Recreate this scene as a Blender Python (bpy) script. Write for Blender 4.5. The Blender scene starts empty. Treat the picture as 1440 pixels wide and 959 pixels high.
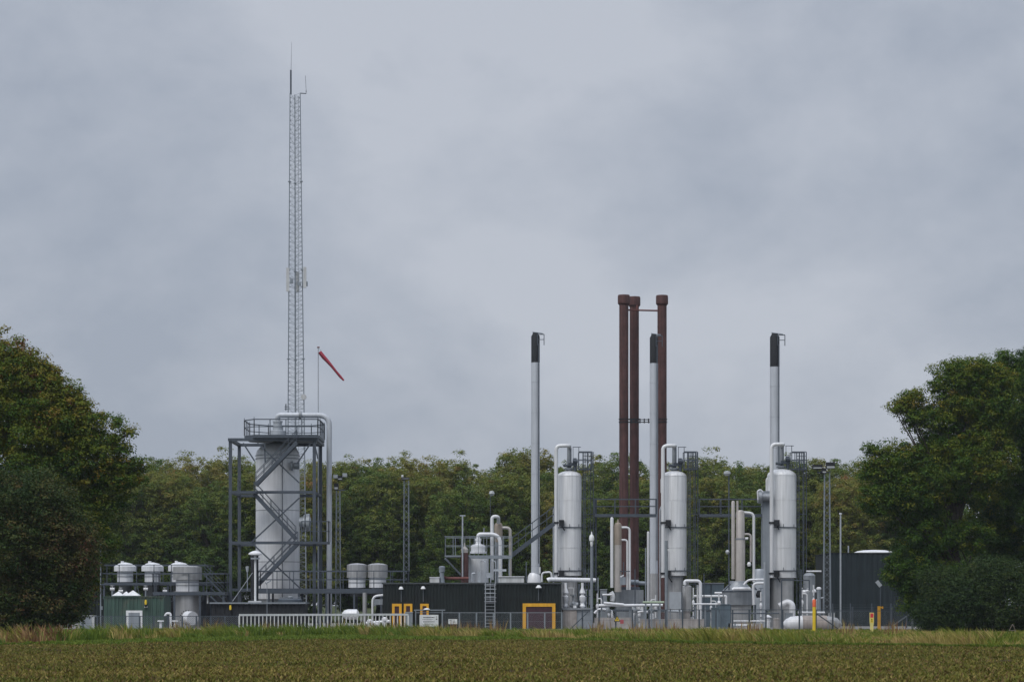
import bpy, math, random
import numpy as np
from mathutils import Vector as V
random.seed(7)
C = bpy.context.scene.collection
F, HY, CH = 3400.0, 849.0, 2.2          # focal length in photo pixels, horizon row, eye height
def wx(x, Y): return (x-720.0)/F*Y
def wz(y, Y): return CH+(HY-y)/F*Y
def s(n, Y): return n*Y/F
def p(x, y, Y): return V((wx(x, Y), Y, wz(y, Y)))

# ------------------------------------------------------------------ materials
def nodes(name):
    m = bpy.data.materials.new(name); m.use_nodes = True
    nt = m.node_tree; b = nt.nodes['Principled BSDF']
    return m, nt, b
def mat(name, col, rough=.6, metal=0., var=.12, scale=1.2, streak=0., wave=None, bump=0., dirt=None):
    m, nt, b = nodes(name); N = nt.nodes; L = nt.links
    tc = N.new('ShaderNodeTexCoord')
    n1 = N.new('ShaderNodeTexNoise'); n1.inputs['Scale'].default_value = scale; n1.inputs['Detail'].default_value = 6
    L.new(tc.outputs['Object'], n1.inputs['Vector'])
    r = N.new('ShaderNodeMapRange'); r.inputs[1].default_value = .3; r.inputs[2].default_value = .7
    r.inputs[3].default_value = 1-var; r.inputs[4].default_value = 1+var
    L.new(n1.outputs['Fac'], r.inputs[0]); fac = r.outputs[0]
    if streak:
        mp = N.new('ShaderNodeMapping'); mp.inputs['Scale'].default_value = (5, 5, .22)
        L.new(tc.outputs['Object'], mp.inputs['Vector'])
        n2 = N.new('ShaderNodeTexNoise'); n2.inputs['Scale'].default_value = 1.0; n2.inputs['Detail'].default_value = 5
        L.new(mp.outputs[0], n2.inputs['Vector'])
        r2 = N.new('ShaderNodeMapRange'); r2.inputs[1].default_value = .35; r2.inputs[2].default_value = .65
        r2.inputs[3].default_value = 1-streak; r2.inputs[4].default_value = 1+streak*.4
        L.new(n2.outputs['Fac'], r2.inputs[0])
        mu = N.new('ShaderNodeMath'); mu.operation = 'MULTIPLY'; L.new(fac, mu.inputs[0]); L.new(r2.outputs[0], mu.inputs[1]); fac = mu.outputs[0]
    mx = N.new('ShaderNodeVectorMath'); mx.operation = 'SCALE'; mx.inputs[0].default_value = col
    L.new(fac, mx.inputs['Scale']); out = mx.outputs[0]
    if dirt:
        n3 = N.new('ShaderNodeTexNoise'); n3.inputs['Scale'].default_value = .9; n3.inputs['Detail'].default_value = 8
        L.new(tc.outputs['Object'], n3.inputs['Vector'])
        r3 = N.new('ShaderNodeMapRange'); r3.inputs[1].default_value = .52; r3.inputs[2].default_value = .75; r3.inputs[4].default_value = .7
        L.new(n3.outputs['Fac'], r3.inputs[0])
        mm = N.new('ShaderNodeMix'); mm.data_type = 'RGBA'; L.new(r3.outputs[0], mm.inputs['Factor'])
        L.new(out, mm.inputs[6]); mm.inputs[7].default_value = (*dirt, 1); out = mm.outputs[2]
    L.new(out, b.inputs['Base Color'])
    b.inputs['Roughness'].default_value = rough; b.inputs['Metallic'].default_value = metal
    if wave or bump:
        bp = N.new('ShaderNodeBump'); bp.inputs['Strength'].default_value = .6; bp.inputs['Distance'].default_value = bump or .02
        if wave:
            w = N.new('ShaderNodeTexWave'); w.inputs['Scale'].default_value = wave; w.inputs['Distortion'].default_value = 0
            L.new(tc.outputs['Object'], w.inputs['Vector']); L.new(w.outputs['Fac'], bp.inputs['Height'])
        else: L.new(n1.outputs['Fac'], bp.inputs['Height'])
        L.new(bp.outputs[0], b.inputs['Normal'])
    return m
def leafmat(name, stops, trans=.25):
    m, nt, b = nodes(name); N = nt.nodes; L = nt.links
    a = N.new('ShaderNodeAttribute'); a.attribute_name = 'tint'
    cr = N.new('ShaderNodeValToRGB'); e = cr.color_ramp.elements
    while len(e) < len(stops): e.new(.5)
    for k, (t, c) in enumerate(stops): e[k].position = t; e[k].color = (*c, 1)
    L.new(a.outputs['Fac'], cr.inputs[0]); L.new(cr.outputs[0], b.inputs['Base Color'])
    b.inputs['Roughness'].default_value = .65; b.inputs['Specular IOR Level'].default_value = .15
    t = N.new('ShaderNodeBsdfTranslucent'); L.new(cr.outputs[0], t.inputs[0])
    mx = N.new('ShaderNodeMixShader'); mx.inputs[0].default_value = trans
    L.new(b.outputs[0], mx.inputs[1]); L.new(t.outputs[0], mx.inputs[2])
    L.new(mx.outputs[0], N['Material Output'].inputs['Surface'])
    return m
M = dict(
    clad=mat('aluminium cladding', (.69, .70, .71), .5, .12, .05, .5, .14),
    cladw=mat('pale pipe cladding', (.72, .73, .75), .45, .1, .06, .9, .1),
    tan=mat('tan weathered cladding', (.30, .25, .20), .6, .2, .15, 1.2, .15),
    tanlite=mat('warm grey cladding', (.46, .43, .40), .5, .3, .1, 1.2, .15),
    steel=mat('bare steel cladding', (.44, .44, .44), .42, .45, .12, 1.3, .2),
    steeld=mat('dull grey steel', (.27, .29, .31), .5, .4, .12, 1.3, .15),
    frame=mat('dark grey painted steel', (.065, .08, .10), .5, .1, .12, 1.5),
    galv=mat('galvanised steel', (.25, .28, .31), .5, .4, .12, 2),
    galvl=mat('pale galvanised steel', (.40, .43, .46), .5, .3, .1, 2),
    brown=mat('weathering steel', (.085, .038, .034), .85, 0, .22, 1.5, .3),
    rust=mat('red brown paint', (.13, .042, .034), .7, 0, .2, 2, .15),
    stack=mat('pale blue grey stack paint', (.50, .53, .57), .5, .1, .05, .6, .09),
    black=mat('black paint', (.012, .014, .017), .8, 0, .15, 2),
    green=mat('green corrugated sheet', (.045, .09, .07), .6, 0, .15, 1, .25, wave=None, dirt=(.13, .11, .08)),
    greend=mat('dark green corrugated sheet', (.007, .013, .012), .85, 0, .35, .6, .35),
    roofd=mat('dark roof edge', (.05, .06, .062), .6, 0, .15, 1),
    orange=mat('orange yellow paint', (.72, .37, .02), .55, 0, .1, 2, .15),
    maroon=mat('maroon door paint', (.045, .014, .022), .6, 0, .2, 2, .2),
    white=mat('white paint', (.74, .75, .76), .5, 0, .06, 2, .1),
    offw=mat('off white sheet', (.52, .53, .53), .5, 0, .1, 1.5, .15),
    grey=mat('grey painted sheet', (.25, .28, .31), .55, 0, .1, 1.2, .15),
    bgrey=mat('blue grey painted sheet', (.10, .14, .17), .55, 0, .1, 1.2, .15),
    conc=mat('weathered concrete', (.36, .33, .31), .9, 0, .18, 1.5, .2, bump=.02),
    red=mat('red cloth', (.30, .03, .05), .8, 0, .2, 2),
    redp=mat('red plastic', (.62, .04, .05), .5, 0, .05, 2),
    dorange=mat('orange red plastic', (.75, .13, .04), .5, 0, .08, 2),
    yellow=mat('yellow plastic', (.78, .55, .03), .5, 0, .08, 2),
    pyel=mat('pale yellow plastic', (.72, .62, .22), .5, 0, .08, 2),
    glass=mat('lamp glass', (.40, .42, .43), .15, 0, .05, 2),
    bark=mat('bark', (.06, .05, .04), .95, 0, .35, 4, 0, bump=.04),
    ink=mat('sign ink', (.03, .03, .035), .6),
)

# ------------------------------------------------------------------ mesh builder
def wpos(o):
    t = V((0, 0, 0))
    while o is not None: t = t+o.location; o = o.parent
    return t
class MB:
    def __init__(self): self.v = []; self.f = []
    def add(self, vs, fs):
        n = len(self.v); self.v += [tuple(a) for a in vs]; self.f += [tuple(i+n for i in q) for q in fs]; return self
    def box(self, x0, x1, y0, y1, z0, z1):
        return self.add([(x0, y0, z0), (x1, y0, z0), (x1, y1, z0), (x0, y1, z0), (x0, y0, z1), (x1, y0, z1), (x1, y1, z1), (x0, y1, z1)],
            [(0, 3, 2, 1), (4, 5, 6, 7), (0, 1, 5, 4), (1, 2, 6, 5), (2, 3, 7, 6), (3, 0, 4, 7)])
    def pbox(self, x0, x1, yt, yb, Y, d):       # pixel box with front face at depth Y
        return self.box(wx(x0, Y), wx(x1, Y), Y, Y+d, max(wz(yb, Y), 0 if yb > 870 else -9), wz(yt, Y))
    def beam(self, a, b, w, h=None):
        a = V(a); b = V(b); h = h or w; d = (b-a).normalized()
        u = d.cross(V((0, 0, 1)));
        if u.length < 1e-3: u = V((1, 0, 0))
        u.normalize(); t = u.cross(d); vs = []
        for q in (a, b):
            for i, j in ((-1, -1), (1, -1), (1, 1), (-1, 1)): vs.append(q+u*(i*w/2)+t*(j*h/2))
        return self.add(vs, [(0, 1, 2, 3), (7, 6, 5, 4), (0, 4, 5, 1), (1, 5, 6, 2), (2, 6, 7, 3), (3, 7, 4, 0)])
    def tube(self, pts, r, n=10, bend=None, r2=None):
        pts = [V(q) for q in pts]
        if bend:
            out = [pts[0]]
            for i in range(1, len(pts)-1):
                A, B, D = pts[i-1], pts[i], pts[i+1]
                b = min(bend, (A-B).length*.49, (D-B).length*.49)
                s0 = B+(A-B).normalized()*b; s1 = B+(D-B).normalized()*b
                for k in range(7):
                    t = k/6; out.append(s0.lerp(B, t).lerp(B.lerp(s1, t), t))
            out.append(pts[-1]); pts = out
        m = len(pts); vs = []; u = None
        for i, q in enumerate(pts):
            d = (pts[min(i+1, m-1)]-pts[max(i-1, 0)]).normalized()
            if u is None: u = d.cross(V((.13, .9, .31))); u.normalize()
            else: u = (u-d*u.dot(d)); u.normalize()
            w = d.cross(u); rr = r+((r2-r)*i/(m-1) if r2 is not None else 0)
            for k in range(n):
                a = 2*math.pi*k/n; vs.append(q+(u*math.cos(a)+w*math.sin(a))*rr)
        fs = [(i*n+k, i*n+(k+1) % n, (i+1)*n+(k+1) % n, (i+1)*n+k) for i in range(m-1) for k in range(n)]
        fs += [tuple(range(n-1, -1, -1)), tuple((m-1)*n+k for k in range(n))]
        return self.add(vs, fs)
    def cyl(self, a, b, r, r2=None, n=14): return self.tube([a, b], r, n, None, r if r2 is None else r2)
    def lathe(self, cx, cy, prof, n=36):
        vs = []
        for r, z in prof:
            for k in range(n): vs.append((cx+r*math.cos(2*math.pi*k/n), cy+r*math.sin(2*math.pi*k/n), z))
        m = len(prof)
        fs = [(i*n+k, i*n+(k+1) % n, (i+1)*n+(k+1) % n, (i+1)*n+k) for i in range(m-1) for k in range(n)]
        fs += [tuple(range(n-1, -1, -1)), tuple((m-1)*n+k for k in range(n))]
        return self.add(vs, fs)
    def corr(self, x0, x1, Y, z0, z1, pitch=.3, d=.05, th=.06):     # corrugated sheet facing the viewer
        n = max(2, int((x1-x0)/pitch)); pw = (x1-x0)/n; xs = []
        for i in range(n):
            b = x0+i*pw; xs += [(b, 0), (b+pw*.35, 0), (b+pw*.5, d), (b+pw*.85, d)]
        xs.append((x1, 0))
        vs = []; fs = []
        for x, dd in xs: vs += [(x, Y-dd, z0), (x, Y-dd, z1), (x, Y+th, z1), (x, Y+th, z0)]
        for i in range(len(xs)-1):
            a = i*4; b = a+4; fs += [(a, b, b+1, a+1), (a+1, b+1, b+2, a+2), (a+2, b+2, b+3, a+3)]
        return self.add(vs, fs)
    def build(self, name, m, parent=None, loc=None, smooth=True):
        me = bpy.data.meshes.new(name); o = bpy.data.objects.new(name, me); C.objects.link(o)
        if parent is not None: o.parent = parent; off = wpos(parent)
        else:
            off = V(loc) if loc is not None else V((sum(v[0] for v in self.v)/len(self.v), sum(v[1] for v in self.v)/len(self.v), min(v[2] for v in self.v)))
            o.location = off
        me.from_pydata([(v[0]-off.x, v[1]-off.y, v[2]-off.z) for v in self.v], [], self.f)
        me.materials.append(M[m] if isinstance(m, str) else m)
        if smooth:
            me.polygons.foreach_set('use_smooth', [True]*len(me.polygons)); me.set_sharp_from_angle(angle=math.radians(38))
        me.update(); return o
def tag(o, label, cat=None, group=None):
    o['label'] = label
    if cat: o['category'] = cat
    if group: o['group'] = group
    return o
def thing(name, label, cat, loc, group=None):
    o = bpy.data.objects.new(name, None); C.objects.link(o); o.location = loc
    o.empty_display_size = .3
    return tag(o, label, cat, group)
def struct(o): o['kind'] = 'structure'; return o
def copy_tree(o, loc=None, label=None, parent=None):
    c = o.copy(); C.objects.link(c)
    if parent is not None: c.parent = parent
    if loc is not None: c.location = loc
    if label: c['label'] = label
    for ch in list(o.children): copy_tree(ch, parent=c)
    return c
def rail(m, a, b, h=1.05, n=None, r=.025, mid=True):
    r *= 1.45
    a = V(a); b = V(b); n = n or max(1, int((b-a).length/1.3)); up = V((0, 0, h))
    m.beam(a+up, b+up, r*2)
    if mid: m.beam(a+up*.52, b+up*.52, r*1.5)
    for i in range(n+1):
        q = a.lerp(b, i/n); m.beam(q, q+up, r*1.8)
    return m
def ladder(m, x0, x1, Y, z0, z1, r=.025, step=.3):
    m.beam((x0, Y, z0), (x0, Y, z1), r*2); m.beam((x1, Y, z0), (x1, Y, z1), r*2)
    z = z0+.2
    while z < z1: m.beam((x0, Y, z), (x1, Y, z), r*1.1); z += step
    return m

# ------------------------------------------------------------------ ground
rng = np.random.default_rng(3)
def vnoise(x, y, cell, seed):
    r = np.random.default_rng(seed).random((256, 256)); u = x/cell; v = y/cell
    i = np.floor(u).astype(int); j = np.floor(v).astype(int); fu = u-i; fv = v-j; fu = fu*fu*(3-2*fu); fv = fv*fv*(3-2*fv)
    g = lambda a, b: r[a % 256, b % 256]
    return (g(i, j)*(1-fu)+g(i+1, j)*fu)*(1-fv)+(g(i, j+1)*(1-fu)+g(i+1, j+1)*fu)*fv
EPX = np.array([-400, 0, 120, 240, 480, 700, 960, 1200, 1440, 1800]); EY = np.array([112., 119., 128, 140, 152, 141, 128, 119, 112, 108])
def edge(X):            # far edge of the field, metres, as a function of world X
    xs = (EPX-720)/F*EY; return np.interp(X, xs, EY)
def np_mesh(name, verts, faces, m, tint=None, parent=None, smooth=False):
    k = faces.shape[1]; me = bpy.data.meshes.new(name)
    off = np.array(wpos(parent)) if parent is not None else np.zeros(3)
    me.vertices.add(len(verts)); me.vertices.foreach_set('co', (verts-off).astype(np.float32).ravel())
    me.loops.add(faces.size); me.loops.foreach_set('vertex_index', faces.astype(np.int32).ravel())
    me.polygons.add(len(faces)); me.polygons.foreach_set('loop_start', np.arange(0, faces.size, k, dtype=np.int32))
    me.update(calc_edges=True); me.materials.append(m)
    if tint is not None:
        a = me.attributes.new('tint', 'FLOAT', 'FACE'); a.data.foreach_set('value', np.clip(tint, 0, 1).astype(np.float32))
    if smooth: me.polygons.foreach_set('use_smooth', np.ones(len(faces), bool))
    o = bpy.data.objects.new(name, me); C.objects.link(o)
    if parent is not None: o.parent = parent
    return o
def groundmat(name, c1, c2, c3, sc):
    m, nt, b = nodes(name); N = nt.nodes; L = nt.links
    tc = N.new('ShaderNodeTexCoord'); n1 = N.new('ShaderNodeTexNoise'); n1.inputs['Scale'].default_value = sc; n1.inputs['Detail'].default_value = 9; n1.inputs['Roughness'].default_value = .7
    L.new(tc.outputs['Object'], n1.inputs['Vector'])
    cr = N.new('ShaderNodeValToRGB'); e = cr.color_ramp.elements; e.new(.5)
    for k, (t, c) in enumerate(((.35, c1), (.5, c2), (.66, c3))): e[k].position = t; e[k].color = (*c, 1)
    L.new(n1.outputs['Fac'], cr.inputs[0]); L.new(cr.outputs[0], b.inputs['Base Color']); b.inputs['Roughness'].default_value = .95
    b.inputs['Specular IOR Level'].default_value = .15
    return m
gm = groundmat('meadow ground', (.03, .045, .012), (.05, .065, .018), (.08, .08, .03), .4)
g = MB().add([(-1500, -50, -.02), (1500, -50, -.02), (1500, 3000, -.02), (-1500, 3000, -.02)], [(0, 1, 2, 3)]).build('ground', gm, loc=(0, 0, 0)); struct(g)
ym = groundmat('yard gravel', (.16, .15, .14), (.22, .21, .2), (.3, .29, .27), 1.5)
g = MB().add([(-52, 201, -.012), (40, 201, -.012), (52, 282, -.012), (-62, 282, -.012)], [(0, 1, 2, 3)]).build('gravel_yard', ym, loc=(0, 0, 0)); struct(g)
# field: rough tilled soil
nu, nv = 560, 760
Yv = 45+(np.linspace(0, 1, nv)**1.0)*(156-45)
U, YY = np.meshgrid(np.linspace(-1, 1, nu), Yv); XX = U*(.26*YY+18)
YY = np.minimum(YY, edge(XX))
ZZ = .06*vnoise(XX, YY, .35, 1)+.09*vnoise(XX, YY, .9, 2)+.06*vnoise(XX*.15, YY, 1.5, 5)+rng.random(XX.shape)*.025
fade = np.clip((edge(XX)-YY)/.5, 0, 1); ZZ = ZZ*fade
vv = np.stack([XX, YY, ZZ], -1).reshape(-1, 3)
idx = np.arange(nu*nv).reshape(nv, nu); ff = np.stack([idx[:-1, :-1], idx[:-1, 1:], idx[1:, 1:], idx[1:, :-1]], -1).reshape(-1, 4)
sm = groundmat('tilled soil', (.028, .018, .008), (.045, .03, .013), (.07, .05, .023), 1.3)
o = np_mesh('field', vv, ff, sm, smooth=False); struct(o)

def blades(x, y, z0, h, w, lean, tint, name, m, label, cat):
    n = len(x); a = rng.random(n)*2*math.pi; d = np.stack([np.cos(a), np.sin(a), np.zeros(n)], -1)
    la = rng.random(n)*2*math.pi; L = np.stack([np.cos(la), np.sin(la), np.zeros(n)], -1)*(lean*h)[:, None]
    b = np.stack([x, y, z0], -1); up = np.stack([np.zeros(n), np.zeros(n), h], -1)
    v0 = b-d*w[:, None]/2; v1 = b+d*w[:, None]/2; mid = b+up*.6+L*.35; v2 = mid+d*w[:, None]*.35; v3 = mid-d*w[:, None]*.35; v4 = b+up+L
    vs = np.stack([v0, v1, v2, v3, v2, v3, v4], 1)  # quad + tri: make the tip a thin quad
    vs = np.stack([v0, v1, v2, v3, v4], 1).reshape(-1, 3); k = np.arange(n)*5
    f = np.concatenate([np.stack([k, k+1, k+2], -1), np.stack([k, k+2, k+3], -1), np.stack([k+3, k+2, k+4], -1)])
    o = np_mesh(name, vs, f, m, np.tile(tint, 3)); o['kind'] = 'stuff'; tag(o, label, cat); return o
grassm = leafmat('grass', [(0, (.06, .12, .014)), (.3, (.13, .19, .024)), (.55, (.24, .23, .04)), (.8, (.42, .33, .12)), (1, (.17, .075, .04))], .2)
weedm = leafmat('field weeds', [(0, (.055, .08, .012)), (.3, (.11, .12, .018)), (.6, (.20, .17, .035)), (.85, (.32, .24, .08)), (1, (.10, .055, .024))], .15)
# weeds and stubble on the field
n = 1350000; Yw = 58+(rng.random(n)**.85)*98; Xw = (rng.random(n)*2-1)*(.24*Yw+12); ok = Yw < edge(Xw)-.3
den = .3+1.6*vnoise(Xw, Yw, 2.5, 11)*vnoise(Xw, Yw*.3, .9, 12)*1.7*(.45+vnoise(Xw*.2, Yw, 3, 14))*(.35+1.3*vnoise(Xw*.04, Yw, 1.3, 15)); ok &= rng.random(n) < den*np.where(edge(Xw)-Yw < np.interp(720+Xw/Yw*F, [60, 200, 450, 640, 760, 1440], [1, 13, 12, 7, 1, .5]), .25, 1); Xw, Yw = Xw[ok], Yw[ok]; n = len(Xw)
pt = vnoise(Xw, Yw, 5, 13); tint = .1+.35*rng.random(n)+.25*pt; tint = np.where(rng.random(n) < .1+.15*pt, .65+.25*rng.random(n), tint); tint = np.where(rng.random(n) < .18, .97, tint)
zt_ = .06*vnoise(Xw, Yw, .35, 1)+.09*vnoise(Xw, Yw, .9, 2)+.06*vnoise(Xw*.15, Yw, 1.5, 5)
blades(Xw, Yw, zt_*np.clip((edge(Xw)-Yw)/.5, 0, 1), .03+.125*rng.random(n)**1.4, .04+.05*rng.random(n), .3+.8*rng.random(n), tint, 'stubble_weeds', weedm, 'low green and straw coloured weeds over the tilled field', 'weeds')
# bright short strip along the field edge
n = 150000; Xw = (rng.random(n)*2-1)*42; t_ = rng.random(n); E_ = edge(Xw); px_ = 720+Xw/E_*F
wid = np.interp(px_, [60, 200, 450, 640, 760, 1440], [1, 16, 15, 9, 2, .8]); Yw = E_-t_*wid
zt_ = (.06*vnoise(Xw, Yw, .35, 1)+.09*vnoise(Xw, Yw, .9, 2)+.06*vnoise(Xw*.15, Yw, 1.5, 5))*np.clip((E_-Yw)/.5, 0, 1)
blades(Xw, Yw, zt_, .1+.14*rng.random(n), .05+.05*rng.random(n), .3+.5*rng.random(n), .14+.26*rng.random(n), 'short_grass', grassm, 'bright short grass along the edge of the field', 'grass')
# tall verge grass: a short sward and leaning tussocks
def verge_tint(Xw, Yw, n):
    px_ = 720+Xw/Yw*F; pt = vnoise(Xw, Yw, 2.6, 24); right = np.interp(px_, [300, 700, 850], [0, .2, 1])
    ti = .06+.75*pt*pt*pt+.1*vnoise(Xw, Yw, 1.1, 26)+.14*right*rng.random(n)+.1*right+.12*rng.random(n)
    ti = np.where(rng.random(n) < .08+.22*right*pt+.1*(pt > .62), .72+.14*rng.random(n), ti)
    return np.where((px_ < 85) & (rng.random(n) < .7), .93+.07*rng.random(n), ti)
n = 150000; Xw = (rng.random(n)*2-1)*52; E_ = edge(Xw); Yw = E_+.2+rng.random(n)**1.3*(200-E_)
blades(Xw, Yw, np.zeros(n), .08+.16*rng.random(n), .04+.05*rng.random(n), .3+.6*rng.random(n), verge_tint(Xw, Yw, n), 'verge_grass', grassm, 'short green grass between the tussocks of the verge', 'grass')
nt_ = 9500; Xt = (rng.random(nt_)*2-1)*52; E_ = edge(Xt); q_ = rng.random(nt_); Yt = E_+.5+np.where(q_ < .6, q_/.6*9, 9+(q_-.6)/.4*(191-E_-0)); Yt = np.minimum(Yt, 199)
hb = vnoise(Xt, Yt, 4.5, 31); ht = (.25+.75*rng.random(nt_)**2)*(.55+.95*hb); ht *= .82*np.interp(Yt-edge(Xt), [0, 8, 16, 40], [1, .9, .45, .35]); pxt = 720+Xt/Yt*F; ht *= np.interp(pxt, [0, 120, 400, 700, 760, 1440], [1.35, 1.15, 1.35, 1.15, 1.15, 1.1])
tt = verge_tint(Xt, Yt, nt_); per = 34; n = nt_*per; ii = np.repeat(np.arange(nt_), per)
Rt = (.12+.3*rng.random(nt_))*(.5+ht); ang = rng.random(n)*6.283; rr_ = np.sqrt(rng.random(n))*Rt[ii]; hx = ht[ii]*(.55+.6*rng.random(n)); wd = .035+.05*rng.random(n)
bx_, by_ = Xt[ii]+np.cos(ang)*rr_, Yt[ii]+np.sin(ang)*rr_; pa = vnoise(Xt, Yt, 6, 33)*3+1.2
lx = np.cos(ang)*.35+.35*np.cos(pa)[ii]+rng.normal(0, .15, n); ly = np.sin(ang)*.35+rng.normal(0, .15, n)
b_ = np.stack([bx_, by_, np.zeros(n)], -1); L_ = np.stack([lx, ly, np.zeros(n)], -1)*hx[:, None]; up = np.stack([np.zeros(n), np.zeros(n), hx], -1); a_ = rng.random(n)*6.283; d_ = np.stack([np.cos(a_), np.sin(a_)*.5, np.zeros(n)], -1)*wd[:, None]
mid = b_+up*.6+L_*.35; vs = np.stack([b_-d_/2, b_+d_/2, mid+d_*.4, mid-d_*.4, b_+up*(.92)+L_], 1).reshape(-1, 3); k = np.arange(n)*5
f = np.concatenate([np.stack([k, k+1, k+2], -1), np.stack([k, k+2, k+3], -1), np.stack([k+3, k+2, k+4], -1)])
ti_ = np.tile(tt[ii]+rng.normal(0, .06, n), 3); o = np_mesh('tussock_grass', vs, f, grassm, ti_); o['kind'] = 'stuff'; tag(o, 'tall leaning grass tussocks along the verge before the fence', 'grass')
# rusty dock and thistle stems standing above the verge
n = 1100; px0 = rng.choice([380, 400, 470, 520, 560, 250, 305, 665, 700, 840, 900, 940, 1060, 1190, 1255, 30, 60, 640], n)+rng.normal(0, 9, n); Yw = 165+rng.random(n)*28; Yw = np.where(px0 < 100, 125+rng.random(n)*20, Yw); Xw = (px0-720)/F*Yw
blades(Xw, Yw, np.zeros(n), (.45+.75*rng.random(n)**1.5), .03+.05*rng.random(n), .1+.25*rng.random(n), np.where(rng.random(n) < .6, .93+.07*rng.random(n), .7+.2*rng.random(n)), 'dry_weeds', grassm, 'rusty brown dry weed stems standing above the verge', 'weeds')

# ------------------------------------------------------------------ trees
def leafquads(P, Nn, size, rg):
    n = len(P); a = rg.normal(size=(n, 3)); Nn = Nn/np.linalg.norm(Nn, axis=1, keepdims=True)
    u = np.cross(Nn, a); u /= np.linalg.norm(u, axis=1, keepdims=True); w = np.cross(Nn, u)
    u = u*(size/2)[:, None]; w = w*(size*.36)[:, None]; c = Nn*(size*.12)[:, None]
    vs = np.stack([P-u, P+w*.9-u*.1+c, P+u, P-w*.9-u*.1+c], 1).reshape(-1, 3); k = np.arange(n)*4
    return vs, np.stack([k, k+1, k+2, k+3], -1)
def crown(lobes, nleaf, size, rg, clump=1.0, tintbase=.3, tintvar=.25, shell=.55, tintfn=None, per=45, outl=.03):
    lobes = np.array(lobes, float); area = (lobes[:, 3]*lobes[:, 5]+lobes[:, 3]*lobes[:, 4]+lobes[:, 4]*lobes[:, 5])
    Lp, Ln, Lt = [], [], []; ncl = max(6, nleaf//per)
    which = rg.choice(len(lobes), ncl, p=area/area.sum()); d = rg.normal(size=(ncl, 3)); d /= np.linalg.norm(d, axis=1, keepdims=True)
    rad = shell+(1-shell)*rg.random(ncl)**.6; rad = np.where(rg.random(ncl) < outl, 1.03+.08*rg.random(ncl), rad)
    cc = lobes[which, :3]+d*lobes[which, 3:]*rad[:, None]
    cr = clump*(.45+.8*rg.random(ncl)); ct = rg.normal(0, tintvar*.5, ncl)+(which*0.37 % 1-.5)*tintvar*.6
    ci = np.repeat(np.arange(ncl), per); n = len(ci)
    q = rg.normal(size=(n, 3)); q /= np.linalg.norm(q, axis=1, keepdims=True); q[:, 2] = np.abs(q[:, 2])*np.where(rg.random(n) < .72, 1, -1)
    rr = rg.random(n)**.45
    P = cc[ci]+q*(cr[ci]*rr)[:, None]*np.array([1, 1, .7])
    Nn = q*.8+rg.normal(size=(n, 3))*.36+np.array([0, 0, .55])
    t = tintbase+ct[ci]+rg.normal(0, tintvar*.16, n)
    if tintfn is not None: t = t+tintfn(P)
    P[:, 2] = np.maximum(P[:, 2], .15)
    sz = size*(.6+.7*rg.random(n)); vs, f = leafquads(P, Nn, sz, rg)
    return vs, f, t
def tree(name, label, cat, x, Y, lobes, nleaf, size, leafm, seed, trunk_r=.4, clump=1., tintbase=.3, tintvar=.25, group=None, tintfn=None, trunks=None, shell=.55, per=45, outl=.03):
    rg = np.random.default_rng(seed); rd = random.Random(seed)
    t = thing(name, label, cat, (x, Y, 0), group)
    vs, f, ti = crown(lobes, nleaf, size, rg, clump, tintbase, tintvar, shell, tintfn, per, outl)
    np_mesh('crown', vs, f, leafm, ti, t)
    L = sorted(lobes, key=lambda l: l[2])
    b = MB(); lim = MB()
    for (tx, ty) in (trunks or [(x, Y)]):
        top = V((tx+(L[len(L)//2][0]-tx)*.4, ty, max(l[2] for l in L)*.75))
        pts = [V((tx, ty, -.1)).lerp(top, k/7)+V((rd.uniform(-.15, .15), rd.uniform(-.15, .15), 0))*min(k, 3) for k in range(8)]
        b.tube(pts, trunk_r, 9, r2=trunk_r*.25)
        for l in lobes:
            for _ in range(3):
                e = V((l[0]+rd.uniform(-.7, .7)*l[3], l[1]+rd.uniform(-.7, .7)*l[4], l[2]+rd.uniform(-.5, .35)*l[5]))
                st = pts[min(6, max(1, int(max(0, e.z-3)/max(top.z, 1)*5)))]; md = st.lerp(e, .5)+V((rd.uniform(-.5, .5), rd.uniform(-.5, .5), .4))
                lim.tube([st, st.lerp(md, .5)+V((0, 0, .1)), md, e], trunk_r*.3, 6, r2=.03)
    b.build('trunk', 'bark', t); lim.build('branches', 'bark', t)
    return t
leafA = leafmat('oak leaves', [(0, (.025, .062, .012)), (.35, (.06, .12, .015)), (.6, (.15, .175, .018)), (.82, (.23, .17, .025)), (1, (.2, .075, .03))])
leafB = leafmat('dark leaves', [(0, (.022, .05, .014)), (.45, (.055, .085, .02)), (.75, (.11, .095, .03)), (1, (.17, .06, .042))])
leafF = leafmat('wood leaves', [(0, (.04, .085, .022)), (.35, (.09, .15, .03)), (.6, (.175, .20, .04)), (.82, (.26, .22, .055)), (1, (.27, .14, .06))])
def lob(x, y, Y, rx, ry, rd=None, dy=0): return (wx(x, Y), Y+dy, wz(y, Y), s(rx, Y), s(rd or rx, Y), s(ry, Y))
Y = 152
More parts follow.
